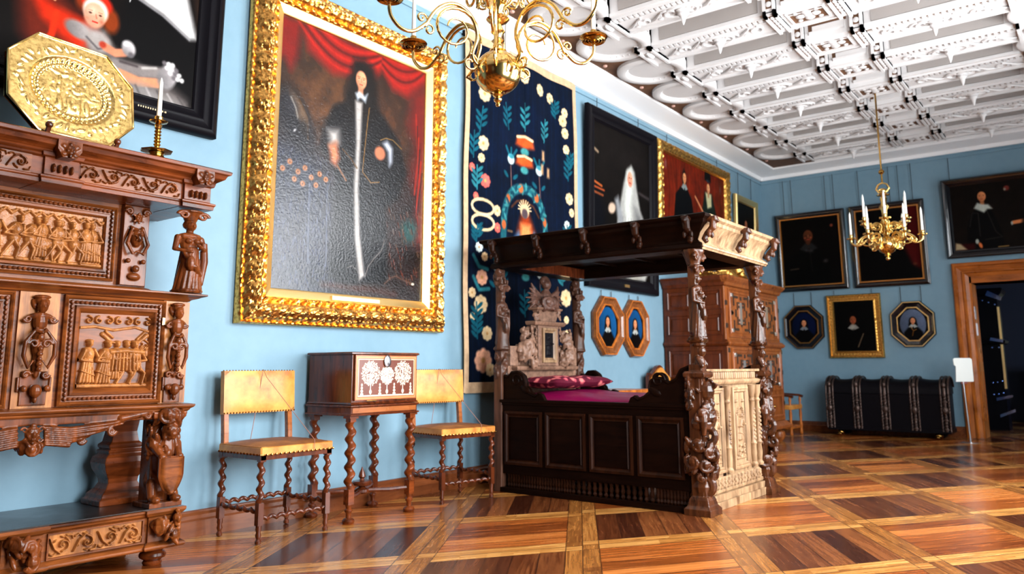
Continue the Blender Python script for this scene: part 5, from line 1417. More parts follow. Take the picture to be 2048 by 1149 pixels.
for cx, r_, cy in ((.235, .27, .60), (.50, .20, .55), (.765, .27, .60)):
    for i in range(520):
        a = rg.uniform(0, 2 * PI); q = r_ * rg.uniform(.0, 1) ** .55; x, y = cx + q * cos(a) / A, cy + q * sin(a)
        if y < .92: P.seg([(x, y), (x + .02 * cos(a * 3) / A, y + .02 * sin(a * 3))], .0075, WH_, .5)
    for i in range(14):
        a = 2 * PI * i / 14; P.el(cx + r_ * 1.03 * cos(a) / A, min(.9, cy + r_ * 1.03 * sin(a)), .02, .02, WH_, .4)
    P.seg([(cx, cy - r_), (cx, .13)], .014, WH_, .4); P.el(cx, .18, .045, .06, WH_, .3)
for cx in (.10, .385, .62, .90):
    for k, r_ in ((.13, .055), (.20, .045), (.27, .035), (.34, .028)): P.el(cx, k, r_, .038, WH_, .3)
P.seg([(.06, .10), (.94, .10)], .010, WH_, .5)
fl = MB().box(-.312, .312, -.547, -.538, .03, .355).build('front_flap', WALNL, t, smooth=0)
P.mesh('inlaid_panel', RELPAINT, fl, -.31, .032, -.5475, color=True)
b = MB(); b.ell((-.005, -.555, .31), (.036, .010, .046), 20, 8); b.ell((-.005, -.566, .30), (.008, .006, .012), 8, 5); b.build('lock_plate', STEEL, fl)
for x in (-.15, .15): MB().box(x - .05, x + .05, -.5495, -.5385, .024, .03).build('hinge', BRASSD, fl, smooth=0)
# ================================================================ FOUR POSTER BED
def ringmould(b, x0, x1, y0, y1, prof):
    rows = []
    for sx, sy in ((-1, -1), (1, -1), (1, 1), (-1, 1), (-1, -1)):
        rows.append([((x0 - o) if sx < 0 else (x1 + o), (y0 - o) if sy < 0 else (y1 + o), z) for o, z in prof])
    return b.rings(rows, False, False)
R90 = Matrix.Rotation(R(90), 4, 'Z')
bed = thing('four_poster_bed', 'dark carved oak four-poster bed with canopy in the middle of the room', 'bed', (1.40, 6.32, 0))
PX_, PY_ = .955, .645
for s_ in (-1, 1):
    y0 = s_ * PY_
    b = MB(); ys = sorted((y0 - .03, y0 + .03))
    b.box(-.93, .90, ys[0], ys[1], .16, .79); b.box(-.93, .90, ys[0] - .025, ys[1] + .025, .775, .80); b.box(-.93, .90, ys[0] - .015, ys[1] + .015, .755, .775)
    b.box(-.93, .90, ys[0] - .02, ys[1] + .02, 0, .045)
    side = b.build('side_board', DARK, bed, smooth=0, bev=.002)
    f = MB(); yf = y0 - .03 if s_ < 0 else y0 + .03
    for i in range(4):
        a = -.88 + .44 * i; e = a + .40
        fm = MB(); rail_frame(fm, a, e, .24, .70, [(0, 0), (0, .018), (.02, .020), (.03, .010), (.04, .004), (.05, .012)], 0)
        if s_ > 0: fm.v = [(x, -y, z) for x, y, z in fm.v]
        f.add([(x, y + yf, z) for x, y, z in fm.v], fm.f)
    f.build('side_panel_moulding', DARKP, side, smooth=0)
    b = MB(); k = -.86
    while k < .86:
        b.lathe([(.012, .045), (.02, .06), (.012, .08), (.02, .105), (.012, .13), (.022, .16)], (k, y0, 0), 8); k += .052 if -.2 < k < .55 else .028
    b.build('pierced_apron', DARKP, side)
    for nm, poly, sc in (('head', [(-.93, .80), (-.93, .99), (-.90, 1.02), (-.86, 1.01), (-.82, 1.05), (-.75, 1.055), (-.69, 1.02), (-.665, .96), (-.67, .91), (-.62, .87), (-.56, .845), (-.53, .865), (-.49, .85), (-.46, .80)], (-.76, .97)),
                         ('foot', [(.36, .80), (.38, .84), (.42, .86), (.45, .84), (.50, .86), (.55, .90), (.55, .94), (.56, .985), (.60, 1.01), (.66, 1.005), (.72, .97), (.78, 1.0), (.82, 1.07), (.90, 1.10), (.92, 1.06), (.92, .80)], (.63, .98))):
        b = MB(); b.prism(poly, y0 - .022, y0 + .022)
        for e in (-1, 1):
            b.scroll((sc[0], y0 + e * .024, sc[1]), .06, .012, 1.4, 'y', 1, 0); b.tube([(x, y0 + e * .022, z - .015) for x, z in poly[2:-2]], .010, 6)
            b.ell((sc[0] + .10 * (1 if nm == 'head' else -.3), y0 + e * .024, .89), (.06, .014, .03), 8, 5, (0, .5, 0))
        b.build('side_wing', DARK, side)
# footboard faces +x
def foot_xf(m): return m.xf(R90)
b = MB()
b.box(-.57, .57, -.955, -.915, .14, 1.05); b.box(-.57, .57, -.99, -.90, 1.045, 1.065); b.box(-.58, .58, -1.005, -.9, 0, .06); b.box(-.57, .57, -.99, -.9, .06, .11)
b.mould(-.57, .57, -.965, -.90, [(0, .11), (.01, .12), (.01, .14), (0, .15)], back=False); b.mould(-.57, .57, -.975, -.90, [(0, .94), (.012, .95), (.02, .965), (.02, .975), (0, .985)], back=False)
fb = foot_xf(b).build('footboard', BEDL, bed, smooth=0, bev=.002)
P = PT(1.0, .085, 48); rg = random.Random(3)
for k in range(15): P.hs([(.4 + k * .8, .1), (.4 + k * .8, .8)], .22, 1, .12); P.hd(.8 + k * .8, .3, .14, .2, .7); P.spiral(.4 + k * .8, .45, .3, .07, 1, 1, 1 if k % 2 else -1)
P.mesh('lower_foliage_band', BEDL, fb, -.5, .15, -.972, .022, fn=lambda X, Y, Z: (-Y, X, Z))
P = PT(1.0, .06, 40)
for k in range(22): P.hs([(.3 + k * .75, .15), (.3 + k * .75, .8)], .2, 1, .25)
P.mesh('arcade_band', BEDL, fb, -.5, .985, -.965, .02, fn=lambda X, Y, Z: (-Y, X, Z))
for cy in (-.38, .14):
    w2 = .17
    b = MB(); rail_frame(b, cy - w2, cy + w2, .26, .915, [(0, 0), (0, .022), (.014, .026), (.022, .014), (.034, .02), (.044, .006)], -.955); foot_xf(b).build('panel_moulding', BEDL, fb, smooth=0)
    P = PT(.22, .54, 150); P.hs([(.05, .1), (.05, .7)], .012, .6); P.hs([(.36, .1), (.36, .7)], .012, .6)
    for k in range(12):
        a = PI * k / 11; P.hd(.205 + .12 * cos(a), .70 + .11 * sin(a), .02, .02, .8)
    fig(P, .205, .30, .42, 0, 1, True, 1)
    for k in range(5): P.spiral(.205 + (.08 if k % 2 else -.08), .10 + .04 * k, .045, .014, .8, 1, 1 if k % 2 else -1)
    P.hd(.07, .9, .04, .03, .7); P.hd(.34, .9, .04, .03, .7); P.hs([(.04, .05), (.37, .05)], .02, .6)
    P.mesh('carved_panel', BEDL, fb, cy - .11, .315, -.950, .038, fn=lambda X, Y, Z: (-Y, X, Z))
MB().box(.955, .958, -.24, -.185, .2, .93).build('shadow_strip', DARK, fb, smooth=0)  # thin dark strip paints the shaded gap beside the colonnette
for cy in (-.14, .40, .53):
    b = MB()
    b.lathe([(.03, .25), (.034, .27), (.02, .29), (.027, .36), (.02, .42), (.03, .44), (.02, .46), (.017, .60), (.023, .72), (.017, .78), (.028, .80), (.018, .82), (.03, .86), (.034, .91), (.036, .93)], (cy, -.97, 0), 12)
    for k in range(8): b.ell((cy, -.99, .48 + .035 * k), (.015, .010, .014), 6, 4)
    foot_xf(b).build('footboard_colonnette', BEDL, fb)
# posts
def post(seed):
    b = MB(); rg = random.Random(seed)
    b.mould(-.085, .085, -.085, .085, [(.02, 0), (.02, .045), (.0, .07), (-.01, .11), (-.02, .13)], back=False)
    b.scroll((0, -.02, .20), .075, .04, 1.2, 'x', 1, PI * .5); b.ell((0, 0, .20), (.07, .085, .075)); b.box(-.05, .05, -.05, .05, .1, 2.0 - .9)
    b.box(-.055, .055, -.03, .06, .1, 1.04)
    foliage(b, 0, 0, .26, .52, lambda f: .09 + .02 * sin(f * PI), seed, 46, False)
    b.scroll((0, -.06, .58), .085, .034, 1.3, 'x', -1, 0); b.ell((0, -.02, .66), (.088, .09, .07)); b.scroll((0, -.06, .72), .055, .026, 1.2, 'x', 1, PI)
    for e in (-1, 1): b.scroll((e * .06, -.03, .50), .045, .02, 1.2, 'y', e, 0); b.tube([(e * .05, -.05, .58), (e * .085, -.07, .68), (e * .06, -.06, .80)], [.02, .03, .015], 8)
    foliage(b, 0, 0, .70, 1.0, lambda f: .10 - .02 * f, seed + 5, 44, False)
    b.ell((0, -.06, .90), (.06, .065, .08)); b.scroll((0, -.10, .96), .04, .02, 1.2, 'x', 1, PI); b.scroll((0, -.10, .44), .05, .022, 1.2, 'x', -1, 0); b.cap((-.03, -.07, .80), (-.045, -.09, .70), .03, .022); b.cap((.03, -.07, .80), (.045, -.09, .70), .03, .022)
    b.mould(-.075, .075, -.075, .075, [(0, 1.0), (.01, 1.01), (.012, 1.035), (0, 1.05)], back=False)
    b.box(-.032, .032, -.02, .04, 1.04, 1.96)
    # child figure
    b.ell((0, -.02, 1.115), (.042, .042, .06)); b.ell((0, -.035, 1.20), (.038, .04, .042)); b.cap((-.035, -.02, 1.15), (-.05, -.06, 1.09), .016); b.cap((.035, -.02, 1.15), (.05, -.05, 1.10), .016)
    b.ell((0, -.02, 1.25), (.055, .055, .02)); b.mould(-.05, .05, -.06, .045, [(0, 1.265), (.012, 1.272), (.014, 1.285), (0, 1.29)], back=False)
    statue(b, 0, -.015, 1.285, .60, seed)
    b.lathe([(.035, 1.85), (.05, 1.87), (.07, 1.93), (.085, 1.965), (.09, 1.985)], (0, 0, 0), 12)
    for e in (-1, 1): b.scroll((e * .065, -.05, 1.92), .035, .016, 1.2, 'y', e, 0 if e > 0 else PI)
    return b
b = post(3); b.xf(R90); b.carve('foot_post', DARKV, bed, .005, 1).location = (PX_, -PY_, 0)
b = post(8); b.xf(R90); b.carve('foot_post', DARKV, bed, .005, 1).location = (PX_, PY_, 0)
for s_ in (-1, 1):
    b = MB(); b.box(-.05, .05, -.045, .045, 0, 1.1); b.box(-.03, .03, -.03, .04, 1.0, 1.98)
    statue(b, 0, -.01, 1.24, .62, 20); foliage(b, 0, 0, 1.0, 1.25, .055, 4, 26, False); foliage(b, 0, 0, 1.84, 1.96, .06, 5, 14, False)
    b.xf(R90); b.carve('head_post', wood('head_post_oak_%d' % (s_ > 0), (.022, .009, .005), (.11, .046, .027), .4, 2, 1.0, .1), bed, .008, 1).location = (-PX_ + .0, s_ * .645, 0)
# headboard faces +x (built front -y, turned)
HBM = wood('headboard_oak', (.085, .042, .027), (.28, .155, .10), .42, 0, 1.0, .1)
DARKH = wood('dark_headboard_oak', (.04, .018, .012), (.17, .08, .055), .4, 0, 1.0, .1)
b = MB(); y = .96
b.box(-.57, .57, y - .03, y, .10, 1.10); b.mould(-.50, .50, y - .08, y, [(0, 1.055), (.012, 1.065), (.018, 1.08), (.018, 1.09), (0, 1.10)])
b.mould(-.50, .50, y - .06, y, [(0, .955), (.006, .96), (.006, .972), (0, .978)])
b.box(-.17, .17, y - .09, y, 1.10, 1.50); b.mould(-.24, .24, y - .10, y, [(0, 1.48), (.014, 1.49), (.024, 1.51), (.024, 1.52), (0, 1.525)])
b.prism([(-.13, 1.525), (.13, 1.525), (.19, 1.64), (-.19, 1.64)], y - .09, y - .03); b.mould(-.20, .20, y - .10, y, [(0, 1.63), (.014, 1.64), (.018, 1.655), (0, 1.66)])
b.box(-.56, -.44, y - .05, y, 1.10, 1.28); b.box(.44, .56, y - .05, y, 1.10, 1.28)
for x in (-.33, -.05, .25): b.box(x - .003, x + .003, y - .034, y - .03, .80, .955)
b.xf(R90); hb = b.build('headboard', HBM, bed, smooth=0, bev=.003)
b = MB(); rail_frame(b, -.115, .115, 1.13, 1.46, [(0, 0), (0, .02), (.02, .022), (.03, .01), (.045, .004)], y - .09); b.xf(R90); b.build('niche_frame', BEDL, hb, smooth=0)
P = PT(.14, .24, 60); fig(P, .29, .08, .8, 0, 1, True, 1); P.mesh('niche_relief', BLK, hb, -.07, 1.175, y - .092, .015, fn=lambda X, Y, Z: (-Y, X, Z))
for e in (-1, 1):
    b = MB()
    foliage(b, e * .33, y - .05, 1.12, 1.45, lambda f: .11 - .05 * f, 12 + e, 40); b.scroll((e * .36, y - .06, 1.22), .09, .03, 1.3, 'y', e, 0 if e > 0 else PI); b.scroll((e * .30, y - .06, 1.40), .06, .025, 1.2, 'y', -e, 0)
    b.box(min(e * .22, e * .42), max(e * .22, e * .42), y - .04, y, 1.1, 1.3); foliage(b, e * .205, y - .06, 1.12, 1.48, .028, 40 + e, 20)
    foliage(b, e * .18, y - .06, 1.53, 1.63, .04, 31 + e, 8)
    b.xf(R90); b.carve('scroll_bracket', HBM, hb, .007, 1)
b = MB(); b.ell((0, y - .06, 1.74), (.07, .05, .09)); b.ell((0, y - .07, 1.87), (.042, .045, .055)); b.ell((0, y - .05, 1.90), (.055, .04, .05)); foliage(b, 0, y - .05, 1.66, 1.72, .10, 3, 14)
for e in (-1, 1):
    for k in range(6): b.tube([(e * .05, y - .05, 1.76 - .012 * k), (e * (.15), y - .055, 1.80 + .02 - .026 * k), (e * (.17 + .022 * (k if k < 4 else 6 - k)), y - .05, 1.87 - .045 * k)], [.02, .024, .008], 7, .7)
b.box(-.16, .16, y - .05, y - .02, 1.655, 1.70)
b.v = [(x * 1.35, y_, 1.66 + (z - 1.66) * 1.1) for x, y_, z in b.v]
b.xf(R90); b.carve('winged_figure_crest', DARKH, hb, .006, 1)
# canopy
TX0, TX1, TY0, TY1 = -.99, 1.03, -.695, .705
b = MB(); ringmould(b, TX0, TX1, TY0, TY1, [(-.16, 1.985), (.02, 1.985), (.03, 2.0), (.02, 2.03), (.0, 2.04), (-.01, 2.06), (.01, 2.11), (.05, 2.165), (.07, 2.18), (.075, 2.205), (.10, 2.22), (.105, 2.24), (.09, 2.25), (-.16, 2.25)])
b.add([(TX0 + .1, TY0 + .1, 2.235), (TX1 - .1, TY0 + .1, 2.235), (TX1 - .1, TY1 - .1, 2.235), (TX0 + .1, TY1 - .1, 2.235)], [(0, 1, 2, 3)])
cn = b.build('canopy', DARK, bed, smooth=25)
b = MB(); b.box(TX0 + .12, TX1 - .12, TY0 + .12, TY1 - .12, 2.10, 2.13)
for i in range(1, 4): b.box(TX0 + .12 + i * .44, TX0 + .15 + i * .44, TY0 + .12, TY1 - .12, 2.08, 2.10)
b.build('canopy_ceiling', DARK, cn, smooth=0)
b = MB(); b.box(TX0 + .16, TX0 + .20, TY0 + .16, TY1 - .16, 1.985, 2.08); b.build('canopy_inner_rail', WALN, cn, smooth=0)
# foot face in the paler oak, window light put into the colour
b = MB(); pf = [(.022, 1.983), (.033, 2.0), (.023, 2.032), (.003, 2.042), (-.007, 2.06), (.013, 2.11), (.053, 2.165), (.073, 2.18), (.078, 2.205), (.103, 2.22), (.108, 2.24), (.092, 2.252)]
b.rings([[(TX1 + o, y_, z) for o, z in pf] for y_ in (TY0 - .0, TY1 + .0)], False, False, False)
b.build('canopy_foot_frieze', BEDL, cn, smooth=25)
b = MB(); k = TY0
while k < TY1: b.ell((TX1 + .034, k, 2.008), (.010, .012, .014), 6, 4, (.6, 0, 0)); k += .022
b.build('rope_moulding', BEDL, cn)
def bracket(b, x, y, z, s=1.0):
    b.tube([(x, y - .07, z + .10), (x, y - .12, z + .08), (x, y - .11, z + .02), (x, y - .06, z - .02), (x, y - .04, z - .06), (x, y - .06, z - .09)], [.03, .036, .03, .022, .026, .02], 8)
    b.ell((x, y - .125, z + .085), (.035, .035, .03)); b.ell((x, y - .15, z + .07), (.018, .02, .016), 6, 4)
    for e in (-1, 1): b.ell((x + e * .022, y - .14, z + .10), .012, 6, 4); b.ell((x + e * .03, y - .09, z - .03), (.018, .02, .03), 6, 4)
for i, yy in enumerate((-.68, 0.0, .69)):
    b = MB(); bracket(b, yy, -TX1, 2.12); b.xf(R90); b.carve('lion_bracket', DARKV if i else DARKV, cn, .006, 1)
for s_ in (-1, 1):
    for i, xx in enumerate((-.93, -.44, .05, .54, .98)):
        b = MB(); bracket(b, 0, 0, 2.12)
        if s_ > 0: b.v = [(-x, -y_, z) for x, y_, z in b.v]
        b.v = [(x + xx, y_ + (TY0 if s_ < 0 else TY1), z) for x, y_, z in b.v]; b.carve('lion_bracket', DARKP, cn, .007, 1)
# bedding
b = MB()
def mt(u, v):
    x = -.90 + 1.60 * u; y = -.60 + 1.20 * v; e = (1 - (2 * v - 1) ** 10) * (1 - (2 * u - 1) ** 12)
    return (x, y, .70 + (.185 - .085 * u) * e + .006 * sin(x * 9 + y * 4) + .004 * sin(y * 17))
b.grid(mt, 40, 40); b.box(-.90, .70, -.60, .60, .30, .70)
o = b.build('mattress', VELV, None, smooth=60, loc=(1.40, 6.32, 0)); tag(o, 'magenta silk covered mattress lying in the four-poster bed', 'mattress')
b = MB()
def pl(u, v, s):
    x = -.86 + .42 * u; y = -.53 + 1.02 * v; e = max(0, (1 - (2 * u - 1) ** 4) * (1 - (2 * v - 1) ** 6)) ** .5
    return (x, y, .948 + s * .055 * e + .007 * sin(20 * x) * sin(16 * y))
n0 = 26
b.grid(lambda u, v: pl(u, v, 1), n0, n0); b.grid(lambda u, v: pl(u, v, -1), n0, n0)
M = MAT('pink_brocade'); v_ = M.voro(11, M.map((1.6, 1, 1))); n_ = M.noise(16, 3)
M.set(color=M.ramp(v_ * .7 + n_ * .5, [(.40, (.62, .19, .16)), (.50, (.45, .06, .09)), (.58, (.08, .003, .015))]), rough=.6, spec=.2); M.bump(n_, .3, .01)
o = b.build('pillow', M.m, None, smooth=60, loc=(1.40, 6.32, 0)); o.rotation_euler = (0, 0, 0); tag(o, 'pink patterned brocade pillow at the head of the four-poster bed', 'pillow')

# ================================================================ WARDROBE
wd = thing('wardrobe', 'tall brown inlaid two-door wardrobe behind the bed, near the corner', 'wardrobe', (0, 10.87, 0), 90)
WX, WD = 1.03, .93
b = MB()
b.mould(-WX, WX, -WD + .02, -.02, [(.05, .19), (.06, .20), (.06, .24), (.03, .27), (.0, .30), (0, .31)]); b.box(-WX, WX, -WD + .03, -.02, .30, 1.37)
b.mould(-WX, WX, -WD + .02, -.02, [(0, 1.35), (.02, 1.36), (.035, 1.385), (.035, 1.40), (.015, 1.42), (0, 1.44)]); b.box(-WX, WX, -WD + .05, -.02, 1.43, 2.16)
b.mould(-WX, WX, -WD + .04, -.02, [(0, 2.14), (.02, 2.15), (.03, 2.19), (.06, 2.22), (.08, 2.25), (.085, 2.275), (.06, 2.285)])
b.box(-WX - .02, -WX, -WD + .05, -.04, .31, .40)
for z0, z1 in ((.42, .86), (.93, 1.31), (1.50, 1.78), (1.84, 2.10)):
    pass
b.build('carcase', WARDD, wd, smooth=0, bev=.003)
fr = MB()     # front face veneer strips
fr.box(-WX - .005, WX + .005, -WD + .012, -WD + .03, .31, 1.36); fr.box(-WX - .005, WX + .005, -WD + .03, -WD + .05, 1.44, 2.14)
fr.mould(-WX, WX, -WD - .005, -WD + .03, [(.05, .195), (.06, .205), (.06, .24), (.03, .27), (.0, .305)]); fr.mould(-WX, WX, -WD + .0, -WD + .03, [(0, 1.352), (.02, 1.362), (.035, 1.386), (.035, 1.40), (.015, 1.42), (0, 1.438)])
fr.mould(-WX, WX, -WD + .018, -WD + .05, [(0, 2.142), (.02, 2.152), (.03, 2.19), (.06, 2.22), (.08, 2.25), (.085, 2.272)])
fr.build('front_frame', WARD, wd, smooth=0, bev=.002)
sp = MB()
for ya, yb in ((-.86, -.50), (-.44, -.08)):
    for z0, z1 in ((.42, .86), (.93, 1.31), (1.50, 1.78), (1.84, 2.10)):
        f = MB(); rail_frame(f, ya, yb, z0, z1, [(0, 0), (0, .014), (.014, .018), (.022, .008), (.05, .003), (.06, .01)], 0)
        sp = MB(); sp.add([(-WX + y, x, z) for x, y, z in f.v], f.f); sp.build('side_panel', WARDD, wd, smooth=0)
def wdoor(x0, x1, z0, z1, y):
    b = MB(); rail_frame(b, x0, x1, z0, z1, [(0, 0), (0, .02), (.02, .024), (.03, .012), (.05, .012), (.056, .022), (.066, .022), (.074, .010)], y); b.box(x0 + .01, x1 - .01, y - .01, y, z0 + .01, z1 - .01)
    d = b.build('wardrobe_door', WARD, wd, smooth=0); cx, cz = (x0 + x1) / 2, (z0 + z1) / 2; k = MB(); h, g_ = (x1 - x0) / 2, (z1 - z0) / 2
    def bar(a, c, e, f): k.box(cx + a, cx + c, y - .019, y - .010, cz + e, cz + f)
    t_ = .022
    for sx in (-1, 1):
        for sz in (-1, 1):
            def B(a, c, e, f): bar(min(sx * a, sx * c), max(sx * a, sx * c), min(sz * e, sz * f), max(sz * e, sz * f))
            B(.10 * h / .42, .24, .62 * g_, .62 * g_ + t_ * 1.4); B(.24, .24 + t_ * 1.4, .30 * g_, .62 * g_ + t_ * 1.4); B(.12, .12 + t_, .14 * g_, .40 * g_); B(.05, .12 + t_, .40 * g_, .40 * g_ + t_)
            B(.28, .36, 0, .05 * g_); B(.26, .30, .66 * g_, .66 * g_ + .05)
    for sx in (-1, 1): bar(sx * .19 - .02, sx * .19 + .02, -.05, .05); bar(sx * .33 - .03, sx * .33 + .03, -.03, .03)
    for sz in (-1, 1): bar(-.09, .09, sz * .28 * g_ - .016, sz * .28 * g_ + .016); bar(-.02, .02, sz * .55 * g_, sz * .55 * g_ + .05)
    k.build('dark_inlay', INLAY, d, smooth=0)
    MB().box(cx - .06, cx + .02, y - .020, y - .010, cz - .15 * g_ / .33, cz + .15 * g_ / .33).build('silver_plate', SILV, d, smooth=0)
    for sx in (-1, 1):
        for sz in (-1, 1): MB().lathe([(0, .018), (.026, .014), (.034, .0)], (cx + sx * (h - .115), y - .012, cz + sz * (g_ - .09)), 8, 'y').build('silver_stud', SILV, d, smooth=30)
    return d
for x0, x1 in ((-.94, -.06), (.06, .94)):
    wdoor(x0, x1, 1.47, 2.12, -WD + .03); wdoor(x0, x1, .74, 1.33, -WD + .012)
    dr = MB(); rail_frame(dr, x0, x1, .36, .68, [(0, 0), (0, .02), (.02, .024), (.04, .008)], -WD + .012); o = dr.build('wardrobe_drawer', WARD, wd, smooth=0)
    MB().ell(((x0 + x1) / 2, -WD - .02, .52), .025, 10, 8).build('knob', BRASSD, o)
b = MB()
for x in (-1.0, 0, 1.0):
    for z in (.55, 1.0, 1.3, 1.62, 1.92): b.box(x - .028, x + .028, -WD + (.002 if z < 1.4 else .018), -WD + .03, z - .03, z + .03)
b.build('dark_block_inlay', INLAY, wd, smooth=0)
for x in (-.95, .95):
    for y in (-.83, -.15): MB().lathe([(.0, 0), (.05, .0), (.085, .03), (.105, .085), (.09, .14), (.05, .17), (.05, .192)], (x, y, 0), 20).build('bun_foot', WARD if y < -.5 else BLK, wd)
# gilt carving lying on the wardrobe
b = MB(); b.cap((-1.0, -.55, .045), (-.46, -.60, .05), .045, .045)
for k in range(8): b.ell((-1.0 + k * .075, -.62, .07 + .01 * (k % 2)), (.04, .03, .03), 7, 5)
t = b.carve('gilt_scroll_carving', GILTD, None, .010, 1); t.location = (0, 10.87, 2.285); t.rotation_euler = (0, 0, R(90)); tag(t, 'long gilded carved scroll moulding lying on top of the wardrobe', 'carving')
b = MB(); b.box(-.32, .42, -.70, -.45, 0, .04); b.ell((-.08, -.58, .15), (.26, .11, .12)); b.ell((.20, -.60, .22), (.13, .12, .15)); foliage(b, .22, -.60, .12, .34, .11, 5, 30, False); b.ell((.32, -.64, .26), (.09, .07, .07)); b.ell((.38, -.66, .23), (.05, .05, .04))
b.cap((.20, -.68, .12), (.42, -.70, .06), .045, .04); b.cap((-.2, -.66, .10), (-.05, -.70, .05), .05, .04); b.tube([(-.32, -.56, .12), (-.42, -.52, .2), (-.36, -.50, .30), (-.28, -.5, .27)], [.03, .025, .02, .035], 8)
t = b.carve('gilt_lion', GILTD, None, .010, 1); t.location = (0, 10.87, 2.285); t.rotation_euler = (0, 0, R(90)); tag(t, 'gilded carved crouching animal on top of the wardrobe seen under the bed canopy', 'carving')

# ================================================================ BEHIND THE BED
t = thing('low_table', 'low brown topped table with a pale drape against the wall behind the bed', 'table', (0, 8.10, 0), 90)
b = MB(); b.mould(-.42, .42, -.52, -.05, [(0, .785), (.01, .79), (.01, .825), (0, .83)], back=False); b.build('table_top', CASE, t, smooth=0)
b = MB(); b.grid(lambda u, v: (-.40 + .8 * u, -.505 - .01 * sin(u * 40) * (1 - v), .45 + .335 * v), 60, 6); b.build('pale_drape', plain('pale_linen', (.50, .40, .36), .8), t)
for x in (-.36, .36):
    for y in (-.46, -.10): MB().lathe([(.03, 0), (.03, .03), (.02, .06), (.028, .3), (.018, .5), (.03, .78)], (x, y, 0), 12).build('leg', WALN, t)
t = thing('crest_chair', 'chair with golden arched crest seen over the bed next to the wardrobe', 'chair', (0, 9.43, 0), 90)
b = MB(); b.prism([(-.30, .50), (-.30, .93), (-.27, .98), (-.22, .96), (-.14, 1.01), (-.06, 1.065), (0, 1.08), (.06, 1.065), (.14, 1.01), (.22, .96), (.27, .98), (.30, .93), (.30, .50)], -.14, -.09); cb = b.build('backrest', WALN, t, smooth=0); cb.location = (0, 0, .03)
b = MB(); b.prism([(-.27, .90), (-.23, .93), (-.14, .98), (-.06, 1.035), (0, 1.05), (.06, 1.035), (.14, .98), (.23, .93), (.27, .90), (.24, .86), (.12, .885), (0, .87), (-.12, .885), (-.24, .86)], -.16, -.14); b.build('golden_crest', LEA, cb, smooth=0)
b = MB(); b.box(-.28, .28, -.16, -.14, .55, .82); b.build('back_leather', LEA, cb, smooth=0, bev=.004)
b = MB(); b.box(-.30, .30, -.55, -.10, .42, .50); b.build('seat', LEAS, t, smooth=0, bev=.01)
for x in (-.27, .27):
    for y in (-.52, -.13): MB().lathe([(.022, 0), (.026, .03), (.016, .06), (.024, .2), (.016, .3), (.025, .42)], (x, y, 0), 12).build('leg', WALN, t)
# armchair between wardrobe and chest
t = thing('armchair', 'small wooden armchair with orange seat between the wardrobe and the iron-bound chest', 'chair', (.42, 13.15, 0), 90)
b = MB(); b.box(-.27, .27, -.28, .24, .40, .47); b.build('seat', LEA, t, smooth=0, bev=.005)
for x in (-.25, .25):
    for y in (-.25, .22):
        b = MB(); b.lathe([(.02, 0), (.028, .02), (.022, .05), (.022, .12), (.03, .14), (.018, .2), (.025, .3), (.02, .40)], (x, y, 0), 12); b.build('leg', CASE, t)
        b = MB(); b.lathe([(.02, .47), (.014, .50), (.024, .55), (.014, .58), (.02, .60)], (x, y, 0), 12); b.build('arm_post', CASE, t)
    b = MB(); b.tube([(x, .24, .62), (x, 0, .635), (x, -.24, .62), (x, -.30, .60)], [.028, .026, .03, .034], 10, .7); b.build('armrest', WALN, t)
    b = MB(); b.box(x - .014, x + .014, -.23, .20, .10, .135); b.build('stretcher', CASE, t, smooth=0)
b = MB(); b.box(-.23, .23, -.265, -.235, .10, .135); b.build('stretcher', CASE, t, smooth=0)
b = MB(); b.box(-.27, .27, .21, .25, .47, 1.0); b.box(-.27, .27, .20, .255, .93, 1.0); b.build('backrest', WALN, t, smooth=0)

# ================================================================ IRON BOUND CHEST
t = thing('iron_bound_chest', 'large black chest with domed lid and iron bands against the back wall', 'chest', (1.99, 13.88, 0))
CW_, CD = .86, .52
b = MB(); b.box(-CW_, CW_, -CD, 0, .10, .66); b.box(-CW_ - .015, CW_ + .015, -CD - .015, .0, .09, .15); b.build('chest_body', BLK, t, smooth=0, bev=.004)
b = MB(); rs = []
for i in range(41):
    x = -CW_ - .01 + (2 * CW_ + .02) * i / 40; l_ = abs(sin((i / 40) * 4 * PI)) ; hh = .25 - .035 * l_
    rs.append([(x, -CD / 2 - (CD / 2 + .012) * cos(PI * k / 14), .665 + hh * sin(PI * k / 14) ** .8) for k in range(15)])
b.rings(rs, True, True, False); b.build('chest_lid', BLK, t, smooth=50)
for i in range(5):
    cx = -CW_ + .035 + (2 * CW_ - .07) * i / 4; b = MB()
    pts = [(cx, -CD - .012, .12), (cx, -CD - .012, .66)] + [(cx, -CD / 2 - (CD / 2 + .022) * cos(PI * k / 10), .665 + .262 * sin(PI * k / 10) ** .8) for k in range(1, 10)]
    for e in (-.052, 0, .052):
        b.tube([(x + e, y, z) for x, y, z in pts], .014 if e else .022, 6)
    for k in range(12): 
        z = .15 + k * .045
        b.ell((cx, -CD - .022, z), (.028 if k % 3 else .04, .022, .02), 7, 4)
        for e in (-.052, .052): b.ell((cx + e, -CD - .018, z + .02), (.016, .014, .018), 6, 4)
    b.ell((cx, -CD - .03, .43), (.045, .03, .06), 10, 6); b.ell((cx, -CD - .01, .80), (.035, .03, .05), 8, 5)
    b.build('iron_band', IRON, t, smooth=60)
for x in (-.70, .70):
    for y in (-.46, -.06):
        b = MB(); b.ell((x, y, .05), (.06, .06, .05)); b.ell((x, y - .05, .03), (.045, .05, .03)); b.cap((x, y, .06), (x, y + .0, .10), .03); b.build('paw_foot', BRASSD if y < -.3 else BLK, t)
